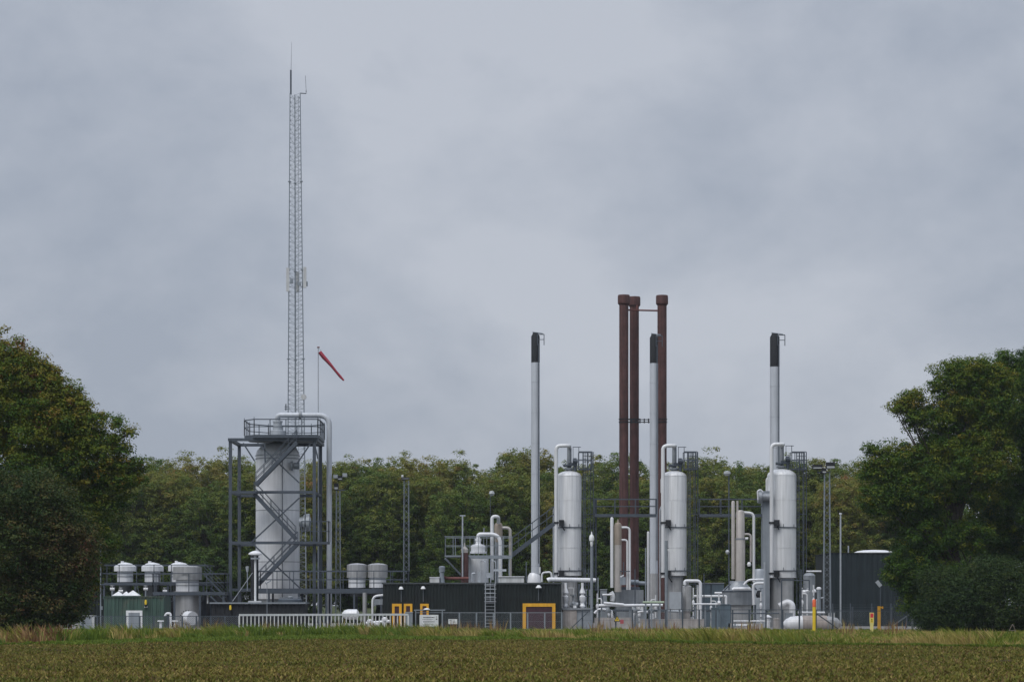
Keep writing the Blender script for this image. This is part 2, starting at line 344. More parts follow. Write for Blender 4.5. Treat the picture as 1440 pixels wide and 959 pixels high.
tree('broadleaf_tree', 'tall rounded tree turning yellow green at the left edge, highest tree on that side', 'tree', wx(-60, Y), Y,
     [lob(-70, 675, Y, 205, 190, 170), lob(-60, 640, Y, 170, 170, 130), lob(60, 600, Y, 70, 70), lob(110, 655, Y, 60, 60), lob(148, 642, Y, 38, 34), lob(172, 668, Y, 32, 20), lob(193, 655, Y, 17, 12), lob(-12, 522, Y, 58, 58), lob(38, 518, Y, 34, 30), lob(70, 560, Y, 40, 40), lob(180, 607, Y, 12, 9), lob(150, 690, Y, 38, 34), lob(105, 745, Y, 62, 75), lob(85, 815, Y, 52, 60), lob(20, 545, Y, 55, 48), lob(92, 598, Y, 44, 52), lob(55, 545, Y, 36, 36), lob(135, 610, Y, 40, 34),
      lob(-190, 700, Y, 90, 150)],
     430000, .155, leafA, 11, .55, .62, .47, .3, per=60, shell=.6, tintfn=lambda P: .14*np.clip((P[:, 2]-8)/10, -1, 1)+.1*vnoise(P[:, 0], P[:, 2], 4, 9)-.05)  # tint brightens with height: lit treetop put into the leaf colour
Y = 143
tree('broadleaf_tree', 'dark low tree with rusty brown leaves in front of the taller left tree', 'tree', wx(-10, Y), Y,
     [lob(-20, 765, Y, 120, 105), lob(50, 730, Y, 62, 70), lob(92, 775, Y, 46, 60), lob(60, 820, Y, 62, 62), lob(-90, 800, Y, 90, 90), lob(10, 855, Y, 95, 48), lob(95, 850, Y, 26, 28)],
     210000, .15, leafB, 12, .3, .85, .46, .34, per=70, tintfn=lambda P: .15*np.clip(1-np.abs(P[:, 2]-5)/3, 0, 1))
Y = 192
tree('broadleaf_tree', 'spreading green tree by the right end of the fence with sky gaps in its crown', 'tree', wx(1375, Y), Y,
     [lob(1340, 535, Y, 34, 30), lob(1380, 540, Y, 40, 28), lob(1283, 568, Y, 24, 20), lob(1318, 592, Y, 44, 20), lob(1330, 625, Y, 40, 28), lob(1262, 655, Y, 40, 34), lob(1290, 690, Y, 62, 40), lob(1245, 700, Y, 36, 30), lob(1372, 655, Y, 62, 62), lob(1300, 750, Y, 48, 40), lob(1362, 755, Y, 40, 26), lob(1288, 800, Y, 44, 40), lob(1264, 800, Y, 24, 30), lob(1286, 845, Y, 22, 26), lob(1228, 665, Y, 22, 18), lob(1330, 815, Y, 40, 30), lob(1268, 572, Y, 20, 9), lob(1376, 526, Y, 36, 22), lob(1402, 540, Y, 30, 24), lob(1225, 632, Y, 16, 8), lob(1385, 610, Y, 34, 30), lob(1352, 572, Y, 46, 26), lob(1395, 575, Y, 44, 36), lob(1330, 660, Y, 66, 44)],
     300000, .17, leafA, 13, .45, .66, .38, .26, per=60, trunks=[(wx(1372, Y), Y)], shell=.35, tintfn=lambda P: .1*np.clip((P[:, 2]-12)/8, -1, 1))  # upper leaves tinted brighter, top light put into their colour
Y = 196
tree('broadleaf_tree', 'darker green tree at the right edge of the picture, its twigs the highest there', 'tree', wx(1440, Y), Y,
     [lob(1432, 560, Y, 38, 46), lob(1410, 512, Y, 13, 20), lob(1462, 530, Y, 40, 40), lob(1440, 515, Y, 20, 24), lob(1420, 640, Y, 52, 60), lob(1490, 620, Y, 70, 90), lob(1450, 730, Y, 80, 70), lob(1540, 720, Y, 80, 90), lob(1400, 760, Y, 40, 36)],
     260000, .17, leafA, 14, .42, .66, .31, .24, per=60, shell=.4)
Y = 186
tree('shrub', 'dark dense shrub filling the ground under the two right trees', 'shrub', wx(1380, Y), Y,
     [lob(1322, 865, Y, 34, 30), lob(1350, 850, Y, 50, 42), lob(1420, 845, Y, 60, 50), lob(1500, 830, Y, 70, 60), lob(1395, 815, Y, 40, 30), lob(1318, 822, Y, 24, 22)],
     150000, .155, leafB, 15, .12, 1.0, .2, .3, outl=.1)
# the wood behind the plant
protos = []
for k in range(6):
    rd = random.Random(40+k); L = []; H = rd.uniform(18, 20.5); R = rd.uniform(4.6, 5.8)
    for j in range(26):
        t_ = (j+.5)/26; z = 3.5+(H-5.0)*t_; rr = R*math.sqrt(max(.3, 1-(max(0, t_-.4)/.68)**2))*(.8+.2*min(1, t_*4)); a = j*2.4+rd.uniform(-.5, .5); e = rr*rd.uniform(.3, .62)
        L.append((math.cos(a)*e, 300+math.sin(a)*e, z, rr*rd.uniform(.52, .7), rr*rd.uniform(.52, .7), rd.uniform(2.0, 3.0)))
    for j in range(5): a = j*1.26; L.append((math.cos(a)*R*.42, 300+math.sin(a)*R*.42, H-2.6+rd.uniform(-.5, .5), R*.45, R*.45, 2.2))
    protos.append(tree('woodland_tree', 'x', 'tree', 0, 300, L, 90000, .2, leafF, 40+k, .3, .75, (.36, .42, .52, .38, .46, .62)[k], .2, 'trees of the wood behind the plant', shell=.45, per=70, outl=0, tintfn=lambda P: .1*np.clip((P[:, 2]-12)/6, -1, 1)))  # crowns coloured lighter at the top, darker below, to stand in for overhead light
front = [(120, 'half hidden behind the left edge tree'), (185, 'behind the gap between the left tree and the domed tanks'), (240, 'right above the three domed tanks on the left'),
 (300, 'just left of the steel stair tower'), (365, 'behind the vessel inside the steel stair tower'), (430, 'behind the right legs of the steel stair tower'), (500, 'behind the first floodlight mast right of the stair tower'), (548, 'above the pair of grey drums, left of the slim lattice mast'),
 (600, 'just right of the slim lattice mast, above the dark green building'), (655, 'left of the round lamp, behind the thin T-topped pole'), (712, 'right of the round lamp, behind the drum platform'), (770, 'between the leftmost grey stack and the first column'),
 (848, 'between the first column and the brown stacks'), (905, 'behind the brown stacks and the middle grey stack'), (995, 'right of the middle column, above the walkway'), (1050, 'behind the round lamp between the middle and right columns'), (1135, 'just right of the right column with its ladder'), (1195, 'behind the thin pale pole near the dark tank house'), (1255, 'above the dark tank house with the white dome'), (1320, 'glimpsed through the spreading right tree')]
back = [(150, 'just right of the left edge tree'), (212, 'over the three domed tanks'), (268, 'halfway between the domed tanks and the stair tower'), (330, 'at the left legs of the stair tower'), (400, 'behind the dome of the tall vessel'), (460, 'just right of the grey downpipe of the stair tower'), (490, 'under the windsock'),
 (530, 'left of the slim lattice mast'), (582, 'right of the slim lattice mast'), (635, 'midway between the slim lattice mast and the round lamp'), (690, 'straight above the round lamp'), (738, 'touching the leftmost grey stack'), (800, 'behind the top of the first column'), (860, 'just left of the brown stacks'),
 (935, 'behind the single brown stack'), (985, 'right of the middle column top'), (1030, 'left of the right column, with rusty top leaves'), (1075, 'at the foot of the rightmost black topped stack'), (1120, 'behind the ladder cage of the right column'), (1172, 'above the twin floodlights'), (1225, 'touching the spreading right tree'), (1300, 'behind the spreading right tree')]
used = set(); rd = random.Random(5)
def wood(px, Y, txt, pre, hpx, k):
    hpx = hpx+2
    src = protos[k % 6]; loc = V((wx(px, Y), Y, 0)); sc = wz(hpx, Y)/20.0*rd.uniform(.95, 1.05)
    if k % 6 in used: o = copy_tree(src, loc)
    else: used.add(k % 6); o = src; o.location = loc
    o.rotation_euler.z = rd.uniform(0, 6.28); o.scale = (sc*rd.uniform(.95, 1.15),)*2+(sc,); o['label'] = pre+txt
for i, (px, t) in enumerate(front): wood(px, 288+rd.uniform(-4, 4), t, 'nearer wood tree ', 664+rd.uniform(-12, 12), i)
for i, (px, t) in enumerate(back): wood(px, 309+rd.uniform(-4, 4), t, 'skyline treetop of the wood ', 634+rd.uniform(-4, 6), i*5+1)
rg = np.random.default_rng(77)
L = []
for k in range(75): xx = -95+190*k/74; L.append((xx, 330+rg.uniform(-4, 4), rg.uniform(6, 13), 5.5, 4, 6.5))
for k in range(60): xx = -75+150*k/59; L.append((xx, 299+rg.uniform(-2, 2), rg.uniform(2, 6), 3.6, 2.5, 5))
vs, f, ti = crown(L, 90000, .8, rg, 1.3, .25, .2, .5)
o = np_mesh('far_woodland', vs, f, leafF, ti); o['kind'] = 'stuff'; tag(o, 'dense green mass of far trees and undergrowth closing the wood', 'woodland')

# ------------------------------------------------------------------ three insulated process columns
def column(xc, rp, Y, lab, ydome, ysh, ybot, pipex, arch, lad, skirt, body='clad'):
    R = s(rp, Y); cx = wx(xc, Y); yc = Y+R; Yc = yc
    t = thing('process_column', lab, 'column', (cx, yc, 0), 'insulated process columns')
    z = lambda y: wz(y, Y)
    zs, zd = z(ysh), z(ydome); m = MB(); prof = [(R, z(ybot)), (R, zs)]
    for k in range(1, 9):
        a = k/8*math.pi/2; prof.append((max(R*math.cos(a), .06), zs+(zd-zs)*math.sin(a)))
    m.lathe(cx, yc, prof, 48).build('shell', body, t)
    m = MB()
    ys_ = (ysh, ysh+34, 741+28, 800-30)
    for k_ in range(3):
        for a in range(0, 360, 40): c_, s_ = math.cos(math.radians(a+k_*13)), math.sin(math.radians(a+k_*13)); m.beam((cx+c_*(R+.004), yc+s_*(R+.004), z(ys_[k_])), (cx+c_*(R+.004), yc+s_*(R+.004), z(ys_[k_+1])), .03)
    for y in ys_: m.lathe(cx, yc, [(R+.012, z(y)-.03), (R+.018, z(y)), (R+.012, z(y)+.03)], 48)
    m.build('sheet_seam', 'clad', t)
    for y in (741, 802):
        MB().lathe(cx, yc, [(R+.09, z(y)-.05), (R+.09, z(y)+.03)], 40).build('ring_flange', 'frame', t)
        m = MB()
        for a in range(0, 360, 45): m.beam((cx+math.cos(math.radians(a))*(R+.1), yc+math.sin(math.radians(a))*(R+.1), z(y)), (cx+math.cos(math.radians(a))*(R+.1), yc+math.sin(math.radians(a))*(R+.1), z(y)+.3), .05)
        m.build('lug', 'frame', t)
    rs = s(skirt, Y)
    MB().lathe(cx, yc, [(rs, 0), (rs, z(ybot)+.05)], 40).build('skirt', 'steel', t)
    MB().lathe(cx, yc, [(rs+.06, z(ybot+3)), (rs+.06, z(ybot+1))], 40).build('skirt_band', 'steeld', t)
    m = MB()   # nozzle and valve
    m.lathe(cx, yc, [(.34, zd-.15), (.34, zd+.12), (.5, zd+.12), (.5, zd+.24), (.22, zd+.3), (.22, z(arch)-.1)], 16); m.build('top_nozzle', 'steeld', t)
    m = MB(); m.box(cx-.1, cx+.75, yc-.5, yc-.1, zd+.45, zd+.75); m.cyl((cx+.55, yc-.3, zd-.05), (cx+.55, yc-.3, zd+1.2), .16); m.cyl((cx+.3, yc-.6, zd+.9), (cx+.8, yc-.6, zd+.9), .2); m.cyl((cx-.6, yc-.3, zd+.5), (cx, yc-.3, zd+.5), .14); m.build('relief_valve', 'frame', t)
    yp = Y-.35; m = MB(); m.tube([(wx(pipex, Y), yp, z(812)), (wx(pipex, Y), yp, z(arch)), (cx, yp, z(arch)), (cx, yc, z(arch)), (cx, yc, z(arch)-.6)], s(2.7, Y), 14, .45)
    pp = m.build('overhead_pipe', 'clad', t)
    for y in (735, 806):
        MB().box(wx(pipex-3.5, Y), wx(pipex+3.5, Y), yp-.25, yp+.3, z(y+1.3), z(y-1.3)).build('pipe_clamp', 'black', pp)
        m = MB(); m.box(wx(pipex+4, Y), wx(pipex+11, Y), yp-.15, yp+.5, z(y+5), z(y-4)); m.beam((wx(pipex+8, Y), yp+.1, z(y+5)), (wx(pipex+13, Y), yc-R*.8, z(y+12)), .07); m.build('pipe_bracket', 'black', t)
    m = MB(); m.tube([(wx(pipex-3.5, Y), yp+.8, z(860)), (wx(pipex-3.5, Y), yp+.8, z(716)), (wx(pipex-1, Y), yp+.8, z(711))], s(1.1, Y), 8, .2); m.build('drain_pipe', 'galvl', t)
    MB().tube([(wx(pipex+1, Y), yc, z(692)), (wx(xc-rp-1.2, Y), yc, z(692)), (wx(xc-rp-1.2, Y), yc, z(672)), (wx(xc-rp+3, Y), yc, z(670))], .07, 8, .2).build('gauge_line', 'clad', t)
    # caged ladder tower on the right
    lx = lad; m = MB(); ym = yc-.3
    for dx in (1.5, 5, 12.5, 16): m.beam((wx(lx+dx, Y), ym+(.6 if dx > 6 else 0), z(858 if dx < 13 else 820)), (wx(lx+dx, Y), ym+(.6 if dx > 6 else 0), z(634)), .075 if dx != 5 else .05)
    m.build('ladder_stile', 'frame', t)
    m = MB(); y = 640
    while y < 815: m.beam((wx(lx+1.5, Y), ym, z(y)), (wx(lx+5, Y), ym, z(y)), .035); y += 4.4
    m.build('ladder_rungs', 'frame', t)
    m = MB()
    for y in range(636, 812, 13):
        m.tube([(wx(lx+1.5, Y), ym, z(y)), (wx(lx+3, Y), ym-.7, z(y)), (wx(lx+9, Y), ym-.9, z(y)), (wx(lx+9.5, Y), ym, z(y))], .022, 5)
    for dx, dyy in ((3, -.7), (9, -.9), (9.5, 0)): m.beam((wx(lx+dx, Y), ym+dyy, z(812)), (wx(lx+dx, Y), ym+dyy, z(636)), .03)
    for y in (640, 668, 700, 722, 747, 775, 802): m.beam((wx(lx+1.5, Y), ym, z(y)), (wx(lx+16, Y), ym+.6, z(y)), .05)
    for y in (700, 741, 762): m.beam((wx(xc+rp-1, Y), yc, z(y)), (wx(lx+5, Y), ym, z(y)), .07)
    m.build('safety_cage', 'frame', t)
    m = MB(); zz = z(658); m.box(cx+.9, wx(lx+14, Y), yc-.7, yc+.7, zz-.12, zz); m.build('top_platform', 'frame', t)
    m = MB(); rail(m, (cx+.9, yc-.7, zz), (wx(lx+14, Y), yc-.7, zz), 1.6, 3, .028); rail(m, (cx+.9, yc+.7, zz), (wx(lx+14, Y), yc+.7, zz), 1.6, 3, .028)
    m.beam((cx+.3, yc-.6, z(arch+1)), (cx+1.1, yc-.6, z(arch+1)), .06); m.beam((cx+.9, yc-.6, zz), (cx+.9, yc-.6, z(arch+1)), .06); m.beam((cx+.35, yc-.6, zz+.4), (cx+.35, yc-.6, z(arch+1)), .05)
    m.build('top_railing', 'frame', t)
    return t, cx, yc
YC = 232
column(801, 17.2, YC, 'leftmost pale insulated column, beside the dark green building', 661, 669, 809, 782, 627, 819, 11.5)
column(949.5, 17.4, YC, 'middle pale insulated column, just right of the brown stacks', 661, 669, 809, 932, 627, 967, 12)
t3, cx3, yc3 = column(1101.5, 20.5, YC, 'rightmost and widest pale insulated column, next to the twin floodlight mast', 658, 668, 812, 1084.5, 625, 1121, 17)
MB().box(wx(1073, YC), wx(1083, YC), YC+.3, YC+1.8, wz(858, YC), wz(690, YC)).build('side_duct', 'grey', t3)
m = MB(); m.cyl(p(1066, 699, YC), p(1071, 699, YC), .62, n=20); m.cyl(p(1071, 699, YC), p(1085, 699, YC), .38, n=16); f_ = m.build('manway', 'steeld', t3)
m = MB()
for a in range(0, 360, 24): m.cyl((wx(1065.5, YC), YC+math.sin(math.radians(a))*.52, wz(699, YC)+math.cos(math.radians(a))*.52), (wx(1066, YC), YC+math.sin(math.radians(a))*.52, wz(699, YC)+math.cos(math.radians(a))*.52), .05, n=6)
m.build('bolt', 'galvl', f_)
MB().tube([p(1066, 703, YC-.3), p(1065, 690, YC-.3), p(1070, 688, YC-.3), p(1073, 692, YC-.3)], .07, 8, .2).build('vent_elbow', 'cladw', t3)
m = MB(); m.tube([p(1096, 852, YC-.8), p(1108, 846, YC-.9), p(1114, 850, YC-1), p(1114, 869, YC-1)], s(4.6, YC), 18, 1.2); m.build('bottom_elbow', 'cladw', t3)

# ------------------------------------------------------------------ stacks
def gstack(x, w, Y, yt, ybl, yb, lab):
    t = thing('exhaust_stack', lab, 'chimney', (wx(x, Y), Y, 0), 'pale grey exhaust stacks with black tops'); cx = wx(x, Y); r = s(w/2, Y)
    MB().lathe(cx, Y, [(r, wz(ybl, Y)), (r, wz(yt+5, Y)), (r*.7, wz(yt+2, Y)), (r*.62, wz(yt, Y))], 20).build('black_top', 'black', t)
    m = MB(); m.lathe(cx, Y, [(r*1.02, wz(yb, Y)), (r*1.0, wz(ybl, Y))], 24); m.build('flue', 'stack', t)
    for y in range(int(ybl)+27, int(yb), 43): MB().lathe(cx, Y, [(r*1.05, wz(y, Y)-.04), (r*1.05, wz(y, Y)+.04)], 24).build('joint_ring', 'stack', t)
    m = MB(); xr = cx+r*.72; m.beam((xr, Y-r-.05, wz(yb-20, Y)), (xr, Y-r-.05, wz(yt+16, Y)), .09); m.build('cable_duct', 'frame', t)
    MB().tube([(cx-r*.7, Y, wz(yt-1, Y)), (cx+r*1.7, Y, wz(yt+1, Y))], .05, 6).build('cap_bar', 'galv', t)
    m = MB(); rail(m, (cx+r*.5, Y-r, wz(yt+18, Y)), (cx+r*2, Y-r, wz(yt+18, Y)), 1.1, 1, .03); m.build('top_ring', 'frame', t)
    return t
t = gstack(753, 12, 247, 468, 510, 812, 'leftmost black topped grey stack, rising from the roof of the dark green building')
m = MB(); m.lathe(wx(752, 240), 247, [(s(10, 240), wz(818, 240)), (s(9, 240), wz(808, 240)), (s(6, 240), wz(804, 240))], 20); m.build('base_hood', 'cladw', t)
t = gstack(919.5, 11.5, 249, 470, 511, 808, 'middle black topped grey stack between the brown stacks')
MB().lathe(wx(919.5, 249), 249, [(s(6.2, 249), 0), (s(6.2, 249), wz(806, 249))], 20).build('base_duct', 'steel', t)
t = gstack(1089.5, 13.5, 247, 469, 516, 812, 'rightmost black topped grey stack behind the widest column')
t0 = thing('brown_chimney', 'leftmost of the three rust brown chimneys', 'chimney', (wx(877.3, 254), 254, 0), 'three rust brown chimneys')
def bst(t, x, w, Y, yt):
    cx = wx(x, Y); r = s(w/2, Y)
    MB().lathe(cx, Y, [(r, 0), (r, wz(yt+11, Y))], 28).build('flue', 'brown', t)
    MB().lathe(cx, Y, [(r*1.05, wz(yt+14, Y)), (r*1.32, wz(yt+12, Y)), (r*1.32, wz(yt+2, Y)), (r*1.22, wz(yt, Y)), (r*1.0, wz(yt, Y)), (r*1.0, wz(yt+1, Y))], 28).build('cap', 'brown', t)
    for y in range(int(yt)+45, 820, 42): MB().lathe(cx, Y, [(r*1.02, wz(y, Y)-.04), (r*1.02, wz(y, Y)+.04)], 28).build('weld_ring', 'brown', t)
    m = MB()
    for y in (589.5, 593.5): m.lathe(cx, Y, [(r*1.14, wz(y, Y)-.05), (r*1.14, wz(y, Y)+.05)], 20)
    m.build('clamp_ring', 'black', t)
bst(t0, 877.3, 13, 254, 415)
t1 = thing('brown_chimney', 'middle one of the three rust brown chimneys, close to the leftmost', 'chimney', (wx(892, 257), 257, 0), 'three rust brown chimneys'); bst(t1, 892, 13, 257, 417.5)
t2 = thing('brown_chimney', 'lone rust brown chimney just right of the middle grey stack', 'chimney', (wx(931, 255), 255, 0), 'three rust brown chimneys'); bst(t2, 931, 13, 255, 415.5)
m = MB(); m.tube([p(882, 436, 255), p(928, 437, 255)], .09, 8); m.tube([p(896, 429, 254), p(896, 436, 254)], .12, 6)
t = m.build('chimney_tie', 'rust'); tag(t, 'thin rusty tie bar joining the brown chimneys near their tops', 'tie bar')
m = MB()
for y in (590, 593.5): m.beam(p(884, y, 252.8), p(925, y, 252.8), .09)
for x in range(888, 926, 6): m.beam(p(x, 588.5, 252.8), p(x, 595, 252.8), .12)
t = m.build('chimney_bracing', 'black'); tag(t, 'black clamp bracing across the brown chimneys at mid height', 'bracing')

# ------------------------------------------------------------------ lattice radio mast
Ym = 252
t = thing('radio_mast', 'very tall slender lattice radio mast behind the stair tower', 'mast', (wx(417, Ym), Ym, 0))
def legs(f):    # f 0 (ground) .. 1 (top)
    xl = 404.0+(408.2-404.0)*f; xr = 432+(422.5-432)*f; w = s(xr-xl, Ym); cx = wx((xl+xr)/2, Ym); z = wz(132, Ym)*f
    return [V((cx-w/2, Ym-w*.25, z)), V((cx+w/2, Ym-w*.32, z)), V((cx-w*.1, Ym+w*.55, z))]
for i in range(3): MB().tube([legs(0)[i], legs(1)[i]], .07, 8, r2=.05).build('leg', 'galv', t)
m = MB(); nb = 118
for k in range(nb):
    a = legs(k/nb); b = legs((k+1)/nb)
    for i in range(3):
        j = (i+1) % 3; m.beam(a[i], a[j], .02); m.beam(a[i] if k % 2 else a[j], b[j] if k % 2 else b[i], .022)
m.build('bracing', 'galv', t)
m = MB()
for k in range(1, 6):
    for q in legs(k/6): m.lathe(q.x, q.y, [(.16, q.z-.05), (.16, q.z+.05)], 8)
m.build('joint_flange', 'galv', t)
m = MB(); a = legs(0); ladder(m, wx(417, Ym)-.2, wx(417, Ym)+.2, Ym+.1, .2, wz(135, Ym), .018, .35); m.build('climbing_ladder', 'galv', t)
m = MB(); m.tube([p(409, 133, Ym), p(409, 99, Ym)], .09, 8); m.tube([p(409.3, 99, Ym), p(410, 60, Ym)], .022, 6, r2=.01); m.build('whip_antenna', 'frame', t)
m = MB(); m.tube([p(422, 131.5, Ym), p(430.5, 132, Ym), p(430.5, 128, Ym)], .05, 6); m.tube([p(430.5, 128, Ym), p(429.5, 107, Ym)], .02, 6); m.build('side_antenna', 'frame', t)
for x, yt, yb, dy in ((405.5, 378, 411, -.6), (429.5, 377, 406, -.7), (417, 380, 408, 1.4)):
    m = MB(); q = p(x, yb, Ym); m.box(q.x-.16, q.x+.16, Ym+dy-.1, Ym+dy+.1, q.z, wz(yt, Ym)); m.build('panel_antenna', 'offw', t)
m = MB(); m.box(wx(409, Ym), wx(413, Ym), Ym-.8, Ym-.5, wz(400, Ym), wz(393, Ym)); m.box(wx(419, Ym), wx(424, Ym), Ym-.8, Ym-.5, wz(403, Ym), wz(398, Ym)); m.box(wx(429, Ym), wx(433, Ym), Ym-.6, Ym-.2, wz(403, Ym), wz(397, Ym)); m.build('radio_unit', 'galv', t)
m = MB(); q = p(428, 559, Ym); m.cyl((q.x, Ym-.9, q.z), (q.x, Ym-.6, q.z), .28, n=16); m.build('dish', 'offw', t)
m = MB(); m.tube([p(402, 568, Ym), p(402, 577, Ym)], .06, 6); m.beam(p(400, 572, Ym), p(407, 572, Ym), .06); m.beam(p(400, 575, Ym), p(407, 575, Ym), .06); m.build('lower_bracket', 'frame', t)

# ------------------------------------------------------------------ windsock
Yw_ = 238
t = thing('windsock', 'limp red windsock on a thin pale pole right of the radio mast', 'windsock', (wx(447.5, Yw_), Yw_, 0))
MB().tube([p(447.5, 881, Yw_), p(447.5, 489, Yw_)], .07, 8, r2=.045).build('pole', 'galvl', t)
MB().tube([p(446, 488.5, Yw_), p(449.5, 488.5, Yw_)], .07, 8).build('pivot', 'rust', t)
pts = [p(449.5, 495, Yw_), p(455, 502, Yw_), p(461, 508.5, Yw_), p(467, 515.5, Yw_), p(473, 523, Yw_), p(478.5, 529.5, Yw_), p(483.5, 535, Yw_)]
rr = [.19, .2, .17, .135, .12, .13, .08]; vs = []; n_ = 12
for q, r_ in zip(pts, rr):
    for k in range(n_): a = 2*math.pi*k/n_; w_ = r_*(1+.18*math.sin(3*a)); vs.append(q+V((.75, 0, .66))*math.cos(a)*w_+V((0, 1, 0))*math.sin(a)*w_)
fs = [(i*n_+k, i*n_+(k+1) % n_, (i+1)*n_+(k+1) % n_, (i+1)*n_+k) for i in range(len(pts)-1) for k in range(n_)]
MB().add(vs, fs+[tuple(range(n_))]).build('sock', 'red', t)
m = MB()
for dz in (-.2, .2): m.beam(p(447.6, 491, Yw_), p(449.5, 495, Yw_)+V((dz*.7, 0, dz)), .03)
m.build('hoop_arm', 'frame', t)

# ------------------------------------------------------------------ stair tower and tall vessel
YF, YB = 229.0, 236.5
t = thing('stair_tower', 'dark grey open steel tower with zigzag stairs and a railed top platform', 'tower', (wx(383, YF), YF, 0))
zt = wz(618, YF)
XL, XR = wx(324, YF), wx(442, YF)
for X_ in (XL, XR):
    for Y_ in (YF, YB): MB().beam((X_, Y_, 0), (X_, Y_, zt-.15), .3, .3).build('column', 'frame', t)
for y in (692, 763, 829):
    z = wz(y, YF); m = MB()
    m.beam((XL, YF, z), (XR, YF, z), .26); m.beam((XL, YB, z), (XR, YB, z), .26)
    m.beam((XL, YF, z), (XL, YB, z), .2); m.beam((XR, YF, z), (XR, YB, z), .2)
    m.build('floor_frame', 'frame', t)
m = MB(); m.box(XL-.2, XR+.35, YF-.3, YF, zt-.15, zt+.12); m.box(XL-.2, XR+.35, YB, YB+.3, zt-.15, zt+.12); m.box(XL-.2, XL+.15, YF, YB, zt-.15, zt+.12); m.box(XR, XR+.35, YF, YB, zt-.15, zt+.12); m.build('top_frame', 'frame', t)
# octagonal top platform
px_l, px_r = wx(342, YF), wx(449, YF); zp = zt+.125
oct_ = [(px_l+1.1, YF-.6), (px_r-.1, YF-.6), (px_r, YF+1), (px_r, YB-1), (px_r-1.4, YB+.3), (px_l+1.6, YB+.3), (px_l, YB-1.8), (px_l, YF+1.0)]
m = MB(); m.add([(a, b, zp) for a, b in oct_]+[(a, b, zp+.3) for a, b in oct_], [tuple(range(7, -1, -1)), tuple(range(8, 16))]+[(i, (i+1) % 8, 8+(i+1) % 8, 8+i) for i in range(8)]); m.build('top_platform', 'frame', t)
m = MB()
for i in range(8):
    if i == 7: pass
    a, b = oct_[i], oct_[(i+1) % 8]; rail(m, (*a, zp+.3), (*b, zp+.3), 1.45, None, .032)
    q = V((*a, zp+1.75)); m.beam(q, q+V((0, 0, .22)), .05)
m.build('top_railing', 'frame', t)
def flight(x0, y0, x1, y1, Y):
    a = p(x0, y0, Y); b = p(x1, y1, Y); m = MB()
    for d in (0, .9): m.beam(a+V((0, d, 0)), b+V((0, d, 0)), .06, .34)
    n = int(abs(a.z-b.z)/.19)
    for i in range(n):
        q = a.lerp(b, (i+.5)/n); m.box(q.x-.14, q.x+.14, Y, Y+.9, q.z-.02, q.z+.02)
    st = m.build('stair_flight', 'frame', t); m = MB()
    for d in (0, .9):
        for h in (.6, 1.15): m.beam(a+V((0, d, h)), b+V((0, d, h)), .055)
        for i in range(6): q = a.lerp(b, i/5)+V((0, d, 0)); m.beam(q, q+V((0, 0, 1.1)), .045)
    m.build('handrail', 'frame', st)
flight(417, 622, 359, 682, YF-.9)
flight(357, 694, 415, 757, YF-.5)
flight(418, 764, 362, 822, YF-.9)
m = MB(); m.box(wx(336, YF), wx(362, YF), YF-1, YF+.8, wz(692, YF)-.15, wz(692, YF)+.02); m.box(wx(405, YF), wx(463, YF), YF-1, YF+.8, wz(762, YF)-.2, wz(762, YF)+.02); m.build('landing', 'frame', t)
z = wz(762, YF)+.02; m = MB(); rail(m, (wx(425, YF), YF-1, z), (wx(463, YF), YF-1, z), 1.9, 3, .03); rail(m, (wx(463, YF), YF-1, z), (wx(463, YF), YF+.8, z), 1.9, 1, .03)
m.build('landing_railing', 'frame', t); m = MB(); z = wz(692, YF)+.02; rail(m, (wx(336, YF), YF+.8, z), (wx(336, YF), YF-1, z), 1.1, 1, .03); m.build('landing_railing', 'frame', t)
m = MB(); Yb_ = YF-.16
for a, b in (((362, 623), (421, 679)), ((421, 700), (354, 762)), ((356, 765), (432, 836)), ((342, 623), (358, 648)), ((372, 623), (373, 650)), ((437, 623), (417, 653)), ((442, 622), (447, 645))): m.beam(p(*a, Yb_), p(*b, Yb_), .13)
m.build('diagonal_brace', 'frame', t)
Yv_ = 232.8
R = s(31, Yv_-2); cx = wx(390.5, Yv_)
t = thing('tall_vessel', 'very large pale domed vessel standing inside the steel stair tower', 'vessel', (cx, Yv_, 0))
zs = wz(641, Yv_); zd = wz(621, Yv_); prof = [(R, wz(842, Yv_)), (R, zs)]+[(max(.2, R*math.cos(k/8*math.pi/2)), zs+(zd-zs)*math.sin(k/8*math.pi/2)) for k in range(1, 9)]
MB().lathe(cx, Yv_, prof, 56).build('shell', 'cladw', t)
m = MB()
for y in (645.5, 641): m.lathe(cx, Yv_, [(R+.05, wz(y, Yv_)-.04), (R+.05, wz(y, Yv_)+.04)], 48)
for y in (692, 718, 763, 790): m.lathe(cx, Yv_, [(R+.012, wz(y, Yv_)-.03), (R+.012, wz(y, Yv_)+.03)], 48)
m.build('ring_band', 'steeld', t)
MB().beam((cx+.65, Yv_-R-.05, wz(840, Yv_)), (cx+.65, Yv_-R-.05, wz(645, Yv_)), .07).build('cable_duct', 'frame', t)
MB().lathe(cx, Yv_, [(R*.96, 0), (R*.96, wz(842, Yv_))], 40).build('skirt', 'steeld', t)
MB().lathe(cx, Yv_, [(.3, zd-.3), (.5, zd+.1), (.8, zd+.1), (.8, wz(606, Yv_)), (.48, wz(605, Yv_)), (.48, wz(600, Yv_)), (.42, wz(600, Yv_)), (.42, wz(594, Yv_)), (.48, wz(594, Yv_)), (.48, wz(592, Yv_)), (.3, wz(591, Yv_))], 24).build('top_nozzle', 'galvl', t)
Yp = Yv_-.6
m = MB(); m.tube([(cx, Yv_, wz(595, Yv_)), (cx, Yv_-.3, wz(584, Yv_)), (wx(463, Yp), Yp, wz(584, Yp)), (wx(463, Yp), Yp, .3)], s(3.8, Yv_), 18, 1.0); pp = m.build('overhead_pipe', 'stack', t)
